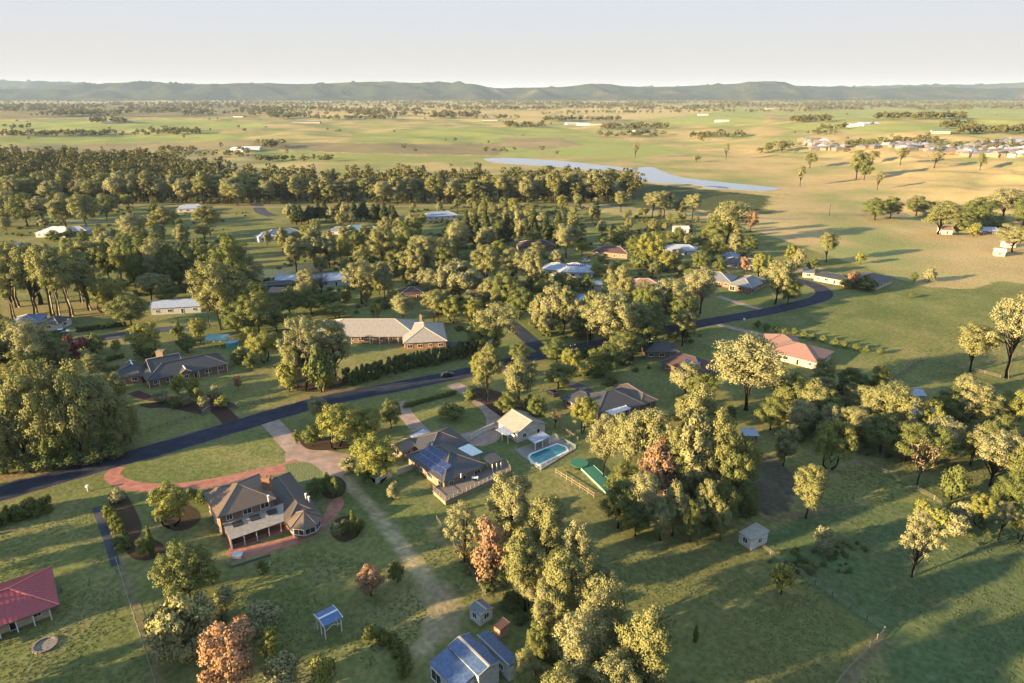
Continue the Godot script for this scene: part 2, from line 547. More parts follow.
func terrain() -> void:
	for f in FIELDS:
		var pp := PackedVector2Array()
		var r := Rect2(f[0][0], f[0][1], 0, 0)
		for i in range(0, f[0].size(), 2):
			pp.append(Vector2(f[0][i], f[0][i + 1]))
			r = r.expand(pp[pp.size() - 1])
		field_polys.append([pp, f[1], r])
	for t in TRACKS:
		var ln := PackedVector2Array()
		for w in smooth_line(px_line(t[0]), 6.0): ln.append(Vector2(w.x, w.z))
		var r := Rect2(ln[0], Vector2.ZERO)
		for w in ln: r = r.expand(w)
		track_lines.append([ln, t[1], t[2], r.grow(t[1] * 2.0 + 2.0)])
	var ds: Array = []
	var d := -260.0
	while d < 16500.0:
		ds.append(d)
		if d < 64.0: d += 9.0
		elif d < 380.0: d += 1.25
		else: d *= 1.0085
	var cols := 400
	var v := PackedVector3Array(); var n := PackedVector3Array(); var c := PackedColorArray(); var ix := PackedInt32Array()
	for i in ds.size():
		var dd: float = ds[i]
		var hw := 130.0 + 0.86 * maxf(dd, 0.0)
		if dd < 64: hw = 300.0
		for j in cols + 1:
			var x := lerpf(-hw, hw, float(j) / cols)
			v.append(Vector3(x, relief(x, -dd), -dd))
			c.append(ground_color(x, -dd))
			if dd > 500:
				var e := dd * 0.01
				n.append(Vector3(relief(x - e, -dd) - relief(x + e, -dd), 2.0 * e, relief(x, -dd - e) - relief(x, -dd + e)).normalized())
			else:
				n.append(Vector3.UP)
	for i in ds.size() - 1:
		for j in cols:
			var a := i * (cols + 1) + j
			var b := a + cols + 1
			ix.append(a); ix.append(b); ix.append(a + 1)
			ix.append(a + 1); ix.append(b); ix.append(b + 1)
	var arr: Array = []
	arr.resize(Mesh.ARRAY_MAX)
	arr[Mesh.ARRAY_VERTEX] = v; arr[Mesh.ARRAY_NORMAL] = n; arr[Mesh.ARRAY_COLOR] = c; arr[Mesh.ARRAY_INDEX] = ix
	var m := ArrayMesh.new()
	m.add_surface_from_arrays(Mesh.PRIMITIVE_TRIANGLES, arr)
	structure("ground", m, M.ground, "grassy ground with lawns, paddocks and dry fields", "ground")
	# plain below and beyond, out to the horizon
	var far := MB.new()
	far.colored = true; far.col = Color(0.10, 0.10, 0.06)
	far.quad(Vector3(-30000, -9, 3000), Vector3(30000, -9, 3000), Vector3(30000, -9, -40000), Vector3(-30000, -9, -40000))
	structure("terrain", far.mesh(), M.ground, "distant plain reaching to the horizon", "terrain")

func ridge_profile(x: float, keys: Array) -> float:
	for i in range(0, keys.size() - 2, 2):
		if x <= keys[i + 2]:
			var k: float = clampf((x - keys[i]) / (keys[i + 2] - keys[i]), 0, 1)
			return lerpf(keys[i + 1], keys[i + 3], smoothstep(0.0, 1.0, k))
	return keys[keys.size() - 1]

func hills() -> void:
	# crest rows of the photograph (x, y) for three ranges, one behind the other
	var ranges := [
		[12500.0, 1900.0, [-500,86, -100,85, 0,84, 60,80, 110,81, 160,84, 220,83, 300,86, 420,85, 520,88, 640,86, 720,84, 800,86, 900,84, 980,82, 1024,80, 1200,83, 1500,86], 51],
		[9800.0, 1700.0, [-500,90, 0,91, 80,88, 140,83, 190,81, 240,84, 275,82, 330,83, 390,81, 440,82, 475,83, 500,88, 560,86, 590,84, 640,87, 690,84, 735,81, 770,86, 830,88, 880,86, 930,88, 1000,87, 1100,86, 1500,90], 77],
	]
	for r in ranges:
		var nz := FastNoiseLite.new()
		nz.seed = r[3]; nz.frequency = 0.0008; nz.fractal_octaves = 3
		nz.fractal_type = FastNoiseLite.FRACTAL_RIDGED
		var v := PackedVector3Array(); var c := PackedColorArray(); var ix := PackedInt32Array()
		var cols := 420
		var rows := 80
		var half: float = r[1]
		for i in rows + 1:
			var t := float(i) / rows * 2.0 - 1.0
			for j in cols + 1:
				var px := lerpf(-420.0, 1450.0, float(j) / cols)
				var d: float = r[0] + t * half
				var x := (px - 512.0) / FOCAL * d / cp
				var yy := ridge_profile(px, r[2])
				var rr := ray(px, yy)
				var crest: float = CAM_H + rr.y / -rr.z * r[0]
				var e := 1.0 - absf(t)
				e = smoothstep(0.0, 1.0, e)
				var nn := nz.get_noise_2d(x, d)
				var w := 4.0 * e * (1.0 - e) * 0.66 + 0.012
				var h := maxf(crest, 12.0) * maxf(e, 0.0) * (1.0 - 0.7 * w + nn * w * 1.7) + n_mid.get_noise_2d(x * 0.3, d * 0.3) * 4.0 * e
				v.append(Vector3(x, h - 12.0, -d))
				var k := clampf(n_big.get_noise_2d(x * 0.35, d * 0.35) * 1.8 + 0.15 - e * 0.45, 0, 1)
				var col := Color(0.050, 0.064, 0.036).lerp(Color(0.15, 0.13, 0.065), k)
				var s := 1.0 + n_fine.get_noise_2d(x * 0.06, d * 0.06) * 0.35
				c.append(Color(col.r * s, col.g * s, col.b * s))
		for i in rows:
			for j in cols:
				var a := i * (cols + 1) + j
				var b := a + cols + 1
				ix.append(a); ix.append(b); ix.append(a + 1)
				ix.append(a + 1); ix.append(b); ix.append(b + 1)
		var st := SurfaceTool.new()
		var arr: Array = []
		arr.resize(Mesh.ARRAY_MAX)
		arr[Mesh.ARRAY_VERTEX] = v; arr[Mesh.ARRAY_COLOR] = c; arr[Mesh.ARRAY_INDEX] = ix
		st.create_from_arrays(arr)
		st.generate_normals()
		structure("hills", st.commit(), M.hill, "wooded range of hills on the horizon", "hills")

# ---------------------------------------------------------------- roads, drives, water
func sheet(called: String, pxs: Array, m: Material, y: float, label := "", category := "", rounded := true) -> MeshInstance3D:
	var pp := px_poly(pxs)
	if rounded: pp = round_poly(pp)
	return structure(called, slab_poly(pp, -0.05, y), m, label, category)

func roads() -> void:
	structure("road", ribbon(smooth_line(px_line([-180,548, -60,512, 0,494, 90,468, 180,443, 240,425, 320,402, 400,386, 470,372, 520,360, 560,351, 610,342, 660,331, 720,320, 765,312, 800,304, 820,298, 824,292, 816,286, 800,281, 780,277, 762,272]), 2.0), 7.4, 0.024, 0.25), M.asphalt, "long dark asphalt road curving between the gardens", "road")
	structure("road", ribbon(smooth_line(px_line([556,356, 536,345, 522,333, 508,322, 492,312, 470,303]), 2.0), 6.0, 0.020, 0.2), M.asphalt, "side road turning off past the cream roofed homestead", "road")
	structure("road", ribbon(smooth_line(px_line([20,352, 60,345, 110,337, 150,331, 185,328, 205,330]), 2.0), 7.0, 0.020, 0.3), M.old_asphalt, "short asphalt court by the blue roofed house", "road")
	structure("road", ribbon(smooth_line(px_line([252,200, 258,206, 262,212, 274,216]), 2.0), 9.0, 0.020, 0.3), M.old_asphalt, "asphalt turning circle by the woodland", "road")
	structure("path", ribbon(smooth_line(px_line([560,203, 620,208, 680,213, 740,217, 790,219, 840,217, 880,214, 930,211, 980,208]), 8.0), 7.0, 0.02, 0.8), M.gravel, "pale dirt track along the foot of the dry slope", "path")
	structure("path", ribbon(smooth_line(px_line([0,198, 80,203, 180,206, 300,207, 420,206, 520,205]), 8.0), 6.0, 0.02, 0.8), M.gravel, "pale dirt track along the woodland edge", "path")
	structure("path", ribbon(smooth_line(px_line([-180,548, -60,512, 0,494, 90,468, 180,443, 240,425, 320,402, 400,386, 470,372, 520,360, 560,351, 610,342, 660,331, 720,320, 765,312, 800,304, 820,298, 824,292, 816,286, 800,281, 780,277, 762,272]), 1.2), 8.8, 0.008, 1.1), M.verge, "worn grass and gravel shoulder of the long road", "road shoulder")
	# drives
	structure("path", ribbon(smooth_line(px_line([268,420, 280,432, 290,444, 305,456, 322,462, 342,464]), 1.2), 5.0, 0.016, 0.15), M.concrete, "concrete drive leading off the road to the brick forecourt", "drive")
	sheet("pavement", [290,446, 312,448, 336,452, 352,456, 350,468, 338,478, 322,474, 306,466, 286,462], M.concrete, 0.014, "concrete forecourt between the two brick houses", "forecourt")
	structure("path", ribbon(smooth_line(px_line([300,462, 284,468, 262,473, 238,478, 205,484, 170,488, 138,487, 118,481, 112,474, 120,467]), 1.2), 4.6, 0.019, 0.15, 3.4), M.pink_paver, "pink brick drive curving back to the road", "drive")
	structure("path", ribbon(smooth_line(px_line([397,402, 404,412, 414,424, 424,434, 432,441]), 1.2), 4.2, 0.016, 0.12), M.concrete, "concrete drive to the solar panelled house", "drive")
	structure("path", ribbon(smooth_line(px_line([452,384, 464,390, 478,399, 490,408, 497,418, 498,428]), 1.2), 4.4, 0.016, 0.12, 6.5), M.concrete, "concrete drive to the cream garage", "drive")
	sheet("pavement", [455,436, 478,430, 497,424, 502,430, 498,440, 482,446, 462,444], M.concrete, 0.014, "concrete apron in front of the cream garage", "apron")
	structure("path", ribbon(smooth_line(px_line([212,404, 222,412, 230,420, 238,428]), 1.2), 4.6, 0.016, 0.1), M.dark_paver, "dark brick entry drive between stone gateposts", "drive")
	structure("path", ribbon(smooth_line(px_line([133,392, 150,398, 175,398, 190,394, 205,398, 214,406]), 1.2), 3.4, 0.013, 0.2), M.dark_paver, "dark brick garden drive before the slate roofed house", "drive")
	structure("path", ribbon(smooth_line(px_line([96,507, 102,523, 108,540, 116,566]), 1.2), 1.6, 0.016, 0.1), M.old_asphalt, "narrow paved footpath beside the clipped hedge", "footpath")
	structure("path", ribbon(smooth_line(px_line([718,296, 735,302, 752,307, 762,309]), 1.5), 3.2, 0.016, 0.1), M.concrete, "concrete drive of the grey roofed brick house", "drive")
	structure("path", ribbon(smooth_line(px_line([708,322, 725,326, 742,330, 760,334, 775,338]), 1.5), 3.2, 0.016, 0.1), M.concrete, "concrete drive of the terracotta roofed house", "drive")
	structure("path", ribbon(smooth_line(px_line([775,277, 790,272, 806,270, 822,268]), 1.5), 3.5, 0.016, 0.1), M.concrete, "pale drive of the low dark roofed house", "drive")
	structure("path", ribbon(smooth_line(px_line([640,334, 652,341, 663,350, 668,358]), 1.5), 4.5, 0.016, 0.1), M.old_asphalt, "dark drive with two parked cars", "drive")
	structure("path", ribbon(smooth_line(px_line([548,376, 566,382, 582,388, 590,396]), 1.5), 4.0, 0.016, 0.1), M.old_asphalt, "dark drive under the trees by the slate house", "drive")
	structure("path", ribbon(smooth_line(px_line([445,345, 460,345, 475,344, 490,338]), 1.5), 6.0, 0.016, 0.1), M.old_asphalt, "grey drive at the end of the cream roofed homestead", "drive")
	structure("path", ribbon(smooth_line(px_line([30,224, 60,221, 95,222, 130,220]), 3.0), 4.0, 0.016, 0.2), M.gravel, "pale drive behind the white bungalow", "drive")
	# brick terrace round the two-storey house
	sheet("pavement", [226,552, 252,546, 290,536, 320,520, 330,503, 340,497, 344,504, 338,514, 330,522, 315,536, 285,548, 240,558], M.pink_paver, 0.05, "red brick terrace round the two-storey house", "terrace")
	sheet("lawn", [284,466, 292,463, 306,462, 318,468, 325,478, 320,486, 305,488, 292,480], M.lawn_patch if M.has("lawn_patch") else lawn_mat(), 0.022, "small oval lawn by the brick forecourt", "lawn")
	# garden beds
	for b in [
		[[300,440, 318,436, 340,440, 350,446, 330,450, 308,449], "mulch bed under the broad tree by the forecourt"],
		[[330,528, 338,518, 352,516, 362,524, 358,536, 345,542, 334,538], "mulch bed round the slim cypress"],
		[[125,545, 145,538, 160,542, 166,552, 150,560, 132,558], "mulch bed at the foot of the small cypress"],
		[[108,495, 124,492, 140,520, 140,535, 128,540, 116,520], "mulch bed behind the clipped hedge"],
		[[158,505, 170,500, 195,508, 200,520, 185,530, 168,528], "mulch bed under the round gold tree"],
		[[318,482, 336,476, 346,484, 342,496, 326,498], "mulch bed beside the brick terrace"],
		[[466,398, 480,402, 500,416, 520,424, 540,420, 530,404, 500,392, 476,388], "mulch bed under the pale trees by the garage"],
		[[280,362, 300,358, 330,372, 345,385, 310,392, 285,384], "mulch bed under the white trunked gums"],
		[[140,404, 160,402, 190,400, 208,408, 200,414, 170,408, 148,408], "flower bed before the slate roofed house"],
	]:
		sheet("ground", b[0], M.mulch, 0.018, b[1], "garden bed")
	# the lake and its inlets
	structure("lake", slab_poly(round_poly(px_poly([484,159, 510,158, 560,161, 600,165, 628,168, 650,167, 662,171, 680,177, 720,182, 760,186, 780,189, 760,191, 720,188, 690,184, 660,183, 640,180, 634,176, 640,172, 622,170, 600,171, 560,167, 500,163]), 4), -1.0, 0.12), M.lake_water, "narrow pale lake winding through the dry fields", "lake")
	structure("lake", slab_poly(round_poly(px_poly([704,186, 725,187, 727,189, 705,188]), 4), -1.0, 0.12), M.lake_water, "small pool of water cut off from the lake", "pond")

func lawn_mat() -> StandardMaterial3D:
	return mat("lawn_patch", lin(0.12, 0.145, 0.05), 1.0, M.ground.albedo_texture, 18.0, M.ground.normal_texture, 0.8)

# ---------------------------------------------------------------- houses
# A wing is laid out from its eaves in the picture: A and B are the ends of the front eave, C lies anywhere on the opposite
# eave (or is a depth in metres). Its plan: origin at A, u along A-B, w towards C.
class Wing:
	var o: Vector3
	var u: Vector3
	var w: Vector3
	var l: float
	var d: float
	var h: float
	func at(a: float, b: float, y: float) -> Vector3:
		return o + u * a + w * b + Vector3(0, y, 0)
	func holds(p: Vector3, m := 0.0) -> bool:
		var a := (p - o).dot(u); var b := (p - o).dot(w)
		return a > -m and a < l + m and b > -m and b < d + m

func wing_of(a: Array, h: float, over: float) -> Wing:
	var g := Wing.new()
	var pa := gp(a[0], a[1], h); var pb := gp(a[2], a[3], h)
	pa.y = 0; pb.y = 0
	g.u = (pb - pa).normalized()
	var side := Vector3(g.u.z, 0, -g.u.x)
	var dep: float
	if a.size() >= 6:
		var pc := gp(a[4], a[5], h); pc.y = 0
		dep = (pc - pa).dot(side)
	else:
		dep = a[4]
	g.w = side * signf(dep)
	g.d = absf(dep) - 2.0 * over
	g.o = pa + g.u * over + g.w * over
	g.l = pa.distance_to(pb) - 2.0 * over
	g.h = h
	return g

func ccw_quad(b: MB, p0: Vector3, p1: Vector3, p2: Vector3, p3: Vector3, out: Vector3) -> void:
	if (p1 - p0).cross(p3 - p0).dot(out) < 0: b.quad(p3, p2, p1, p0)
	else: b.quad(p0, p1, p2, p3)

func ccw_tri(b: MB, p0: Vector3, p1: Vector3, p2: Vector3, out: Vector3) -> void:
	if (p1 - p0).cross(p2 - p0).dot(out) < 0: b.tri(p2, p1, p0)
	else: b.tri(p0, p1, p2)

func slab(b: MB, p0: Vector3, p1: Vector3, p2: Vector3, p3: Vector3, t: float) -> void:
	var nn := (p1 - p0).cross(p3 - p0).normalized()
	if nn.y < 0: nn = -nn
	var k := -nn * t
	var c := (p0 + p1 + p2 + p3) * 0.25
	ccw_quad(b, p0, p1, p2, p3, nn)
	ccw_quad(b, p0 + k, p1 + k, p2 + k, p3 + k, -nn)
	var q := [p0, p1, p2, p3]
	for i in 4:
		var e: Vector3 = q[i]; var f: Vector3 = q[(i + 1) % 4]
		ccw_quad(b, e, f, f + k, e + k, (e + f) * 0.5 - c)

# the roof of a wing; returns [roof mesh, ridge-cap mesh, gable mesh or null]
func roof_of(g: Wing, kind: String, pitch: float, over: float) -> Array:
	var b := MB.new(); var cap := MB.new(); var gb: MB = null
	var h := g.h
	var tp := tan(deg_to_rad(pitch))
	var c := [g.at(-over, -over, h), g.at(g.l + over, -over, h), g.at(g.l + over, g.d + over, h), g.at(-over, g.d + over, h)]
	var L := g.l + 2 * over; var D := g.d + 2 * over
	if kind == "hip":
		var half := minf(L, D) * 0.5
		var r := half * tp
		var r0: Vector3; var r1: Vector3
		if L >= D:
			r0 = g.at(-over + half, -over + half, h + r); r1 = g.at(g.l + over - half, -over + half, h + r)
		else:
			r0 = g.at(-over + half, -over + half, h + r); r1 = g.at(-over + half, g.d + over - half, h + r)
		var mid: Vector3 = (c[0] + c[2]) * 0.5
		if L >= D:
			ccw_quad(b, c[0], c[1], r1, r0, Vector3.UP); ccw_quad(b, c[2], c[3], r0, r1, Vector3.UP)
			ccw_tri(b, c[1], c[2], r1, Vector3.UP); ccw_tri(b, c[3], c[0], r0, Vector3.UP)
			for e in [[c[0], r0], [c[3], r0], [c[1], r1], [c[2], r1]]: cap.bar(e[0] + Vector3(0, 0.05, 0), e[1] + Vector3(0, 0.05, 0), 0.26, 0.12)
		else:
			ccw_quad(b, c[1], c[2], r1, r0, Vector3.UP); ccw_quad(b, c[3], c[0], r0, r1, Vector3.UP)
			ccw_tri(b, c[0], c[1], r0, Vector3.UP); ccw_tri(b, c[2], c[3], r1, Vector3.UP)
			for e in [[c[0], r0], [c[1], r0], [c[2], r1], [c[3], r1]]: cap.bar(e[0] + Vector3(0, 0.05, 0), e[1] + Vector3(0, 0.05, 0), 0.26, 0.12)
		cap.bar(r0 + Vector3(0, 0.05, 0), r1 + Vector3(0, 0.05, 0), 0.30, 0.14)
		var dn := Vector3(0, -0.16, 0)
		for i in 4:
			ccw_quad(b, c[i], c[(i + 1) % 4], c[(i + 1) % 4] + dn, c[i] + dn, (c[i] + c[(i + 1) % 4]) * 0.5 - mid)
		ccw_quad(b, c[0] + dn, c[1] + dn, c[2] + dn, c[3] + dn, Vector3.DOWN)
	elif kind == "gable" or kind == "cross":      # ridge along A-B, or across it
		gb = MB.new()
		var r := (D if kind == "gable" else L) * 0.5 * tp
		var e0: Vector3; var e1: Vector3
		var lo := Vector3(0, 0, 0)
		if kind == "gable":
			e0 = g.at(-over, g.d * 0.5, h + r); e1 = g.at(g.l + over, g.d * 0.5, h + r)
			slab(b, c[0], c[1], e1, e0, 0.14); slab(b, c[3], c[2], e1, e0, 0.14)
			for s in [0.0, g.l]:
				ccw_tri(gb, g.at(s, 0, h - 0.1), g.at(s, g.d, h - 0.1), g.at(s, g.d * 0.5, h + g.d * 0.5 * tp - 0.02), g.u if s > 0 else -g.u)
		else:
			e0 = g.at(g.l * 0.5, -over, h + r); e1 = g.at(g.l * 0.5, g.d + over, h + r)
			slab(b, c[0], c[3], e1, e0, 0.14); slab(b, c[1], c[2], e1, e0, 0.14)
			for s in [0.0, g.d]:
				ccw_tri(gb, g.at(0, s, h - 0.1), g.at(g.l, s, h - 0.1), g.at(g.l * 0.5, s, h + g.l * 0.5 * tp - 0.02), g.w if s > 0 else -g.w)
		cap.bar(e0 + Vector3(0, 0.04, 0), e1 + Vector3(0, 0.04, 0), 0.34, 0.12)
		var barge := [[c[0], e0], [c[3], e0], [c[1], e1], [c[2], e1]] if kind == "gable" else [[c[0], e0], [c[1], e0], [c[3], e1], [c[2], e1]]
		for e in barge: cap.bar(e[0] + Vector3(0, -0.02, 0), e[1] + Vector3(0, -0.02, 0), 0.08, 0.24)
	else:                                          # skillion: rises from A-B to the other side
		var up := Vector3(0, D * tp, 0)
		slab(b, c[0], c[1], c[2] + up, c[3] + up, 0.12)
		cap.bar(c[3] + up, c[2] + up, 0.14, 0.18)
	return [b.mesh(), cap.mesh(), gb.mesh() if gb else null, c]

var WIN := {}
func window_mesh(w: float, h: float) -> Array:
	var k := "%.2f_%.2f" % [w, h]
	if not WIN.has(k):
		var f := MB.new()
		var t := 0.09
		f.box(Vector3(0, h * 0.5 - t * 0.5, 0), Vector3(w, t, 0.10)); f.box(Vector3(0, -h * 0.5 + t * 0.5 - 0.02, 0.03), Vector3(w + 0.12, t, 0.18))
		f.box(Vector3(-w * 0.5 + t * 0.5, 0, 0), Vector3(t, h - 2 * t, 0.10)); f.box(Vector3(w * 0.5 - t * 0.5, 0, 0), Vector3(t, h - 2 * t, 0.10))
		if w > 1.1: f.box(Vector3(0, 0, 0), Vector3(0.06, h - 2 * t, 0.09))
		var p := MB.new()
		p.box(Vector3(0, 0, -0.005), Vector3(w - 2 * t + 0.01, h - 2 * t + 0.01, 0.05))
		WIN[k] = [f.mesh(), p.mesh()]
	return WIN[k]

func add_window(parent: Node3D, p: Vector3, out: Vector3, w: float, h: float, called := "window") -> void:
	var wm := window_mesh(w, h)
	var x := Vector3.UP.cross(out).normalized()
	var f := inst(called, wm[0], M.white_paint, parent, Transform3D(Basis(x, Vector3.UP, out), p + out * 0.045))
	inst("pane", wm[1], M.glass, f)

func facing(p: Vector3, out: Vector3) -> bool:
	return (Vector3(0, 20, 0) - p).normalized().dot(out) > -0.25

# wings: Array of dictionaries {e: eave pixels, h: eave height, k: roof kind, p: pitch, r: roof material, w: wall material, ...}
func house(called: String, label: String, category: String, wings: Array, group := "", detail := 2) -> Node3D:
	var gs: Array = []
	for d in wings:
		gs.append(wing_of(d.e, d.h, d.get("o", 0.55)))
	var c := Vector3.ZERO
	c = gs[0].at(gs[0].l * 0.5, gs[0].d * 0.5, 0)
	var root := thing(called, label, category, Vector3(c.x, relief(c.x, c.z), c.z), 0.0, group)
	for i in wings.size():
		var d: Dictionary = wings[i]
		var g: Wing = gs[i]
		boxes.append(g)
		var gw: Wing = Wing.new()
		gw.o = g.o - c; gw.u = g.u; gw.w = g.w; gw.l = g.l; gw.d = g.d; gw.h = g.h
		var over: float = d.get("o", 0.55)
		var rf := roof_of(gw, d.get("k", "hip"), d.get("p", 22.0), over)
		var roof := inst("roof", rf[0], M[d.r], root)
		inst("ridge_cap", rf[1], M[d.get("c", "dark_cap")], roof)
		if d.get("k", "hip") == "hip" and detail > 1:
			var gut := MB.new()
			for j in 4:
				var a: Vector3 = rf[3][j]; var e: Vector3 = rf[3][(j + 1) % 4]
				var od: Vector3 = ((a + e) * 0.5 - (rf[3][0] + rf[3][2]) * 0.5); od.y = 0
				var nn := Vector3.UP.cross((e - a).normalized())
				if nn.dot(od) < 0: nn = -nn
				gut.bar(a + nn * 0.08 + Vector3(0, -0.09, 0), e + nn * 0.08 + Vector3(0, -0.09, 0), 0.13, 0.13)
			inst("gutter", gut.mesh(), M[d.get("g", "dark_gutter")], roof)
		var m: Material = M[d.w] if d.get("w", "") else null
		if m:
			var wb := MB.new()
			var z: float = d.get("ins", 0.0)
			wb.box(Vector3.ZERO, Vector3(gw.l - 2 * z, gw.h + 0.2 - 0.17, gw.d - 2 * z))
			var wall := inst("wall", wb.mesh(), m, root, Transform3D(Basis(gw.u, Vector3.UP, gw.u.cross(Vector3.UP)), gw.at(gw.l * 0.5, gw.d * 0.5, (gw.h - 0.2 - 0.17) * 0.5)))
			if rf[2]: inst("gable", rf[2], M[d.get("gm", d.w)], root)
			# openings on the walls that look out over the gardens
			var sides := [
				[gw.at(z, z, 0), gw.u, -gw.w, gw.l - 2 * z], [gw.at(z, gw.d - z, 0), gw.u, gw.w, gw.l - 2 * z],
				[gw.at(z, z, 0), gw.w, -gw.u, gw.d - 2 * z], [gw.at(gw.l - z, z, 0), gw.w, gw.u, gw.d - 2 * z]]
			if not d.get("blank", false):
				var door_done := i > 0
				for s in sides:
					var nwin := int(s[3] / (3.3 if detail > 1 else 4.2))
					if s[3] > 2.2: nwin = maxi(nwin, 1)
					for j in nwin:
						for fl in d.get("fl", 1):
							var p: Vector3 = s[0] + s[1] * (s[3] * (j + 0.5) / nwin)
							var hidden := false
							for q in gs.size():
								if q != i and gs[q].holds(p + c + s[2] * 0.3) and gs[q].h > g.h - 1.5: hidden = true
							if hidden or not facing(p + c, s[2]): continue
							if not door_done and j == nwin / 2 and fl == 0 and s[3] > 6:
								door_done = true
								add_window(root, p + Vector3(0, 1.05, 0), s[2], 1.0, 2.1, "door")
							elif d.get("gar", false) and j == 0:
								add_window(root, p + Vector3(0, 1.1, 0), s[2], 2.6, 2.1, "garage_door")
							else:
								add_window(root, p + Vector3(0, 1.5 + fl * 2.75, 0), s[2], 1.8 if (j + i) % 3 else 1.2, 1.25)
		if d.get("posts", 0) > 0:                    # veranda posts along the front eave and the far corners
			var np: int = d.posts
			var pm := MB.new()
			pm.box(Vector3(0, (g.h - 0.12) * 0.5 - 0.1, 0), Vector3(0.16, g.h - 0.12 + 0.2, 0.16))
			var pmesh := pm.mesh()
			for j in np:
				inst("post", pmesh, M.white_paint, root, Transform3D(Basis(gw.u, Vector3.UP, gw.u.cross(Vector3.UP)), gw.at(gw.l * j / (np - 1.0), -over + 0.25, 0)))
			if d.get("four", false):
				for j in np:
					inst("post", pmesh, M.white_paint, root, Transform3D(Basis(gw.u, Vector3.UP, gw.u.cross(Vector3.UP)), gw.at(gw.l * j / (np - 1.0), gw.d + over - 0.25, 0)))
	return root

# panels on a roof plane: lower-left corner a, along-vector and up-slope vector in world space
func solar(root: Node3D, p: Vector3, along: Vector3, up: Vector3, cols: int, rows: int, skip := []) -> void:
	var nn := along.cross(up).normalized()
	if nn.y < 0: nn = -nn
	var b := MB.new(); var f := MB.new()
	b.box(Vector3(0, 0.045, 0), Vector3(0.94, 0.03, 1.54)); f.box(Vector3(0, 0.02, 0), Vector3(1.0, 0.04, 1.6))
	var bm := b.mesh(); var fm := f.mesh()
	var bs := Basis(along.normalized(), nn, along.normalized().cross(nn))
	for r in rows:
		for q in cols:
			if [q, r] in skip: continue
			var fr := inst("solar_panel", fm, M.solar_edge, root, Transform3D(bs, p - root.position + along.normalized() * (q * 1.06 + 0.5) + up.normalized() * (r * 1.66 + 0.8) + nn * 0.1))
			inst("cell_sheet", bm, M.solar, fr)

func roof_point(g: Wing, a: float, b: float, pitch: float, over := 0.55) -> Vector3:
	return g.at(a, b, g.h + (minf(b, g.d - b) + over) * tan(deg_to_rad(pitch)))

func chimney(root: Node3D, px: float, py: float, h: float, top: float, s := 0.9, m := "brick_wall") -> void:
	var p := gp(px, py, h)
	var b := MB.new()
	b.box(Vector3(0, (top - h + 2.0) * 0.5, 0), Vector3(s, top - h + 2.0, s * 0.8)); b.box(Vector3(0, top - h + 2.0, 0), Vector3(s + 0.2, 0.2, s * 0.8 + 0.2))
	b.cyl(Vector3(0, top - h + 2.1, 0), 0.16, 0.35, 8)
	inst("chimney", b.mesh(), M[m], root, Transform3D(Basis.IDENTITY, Vector3(p.x, h - 2.0, p.z) - root.position))

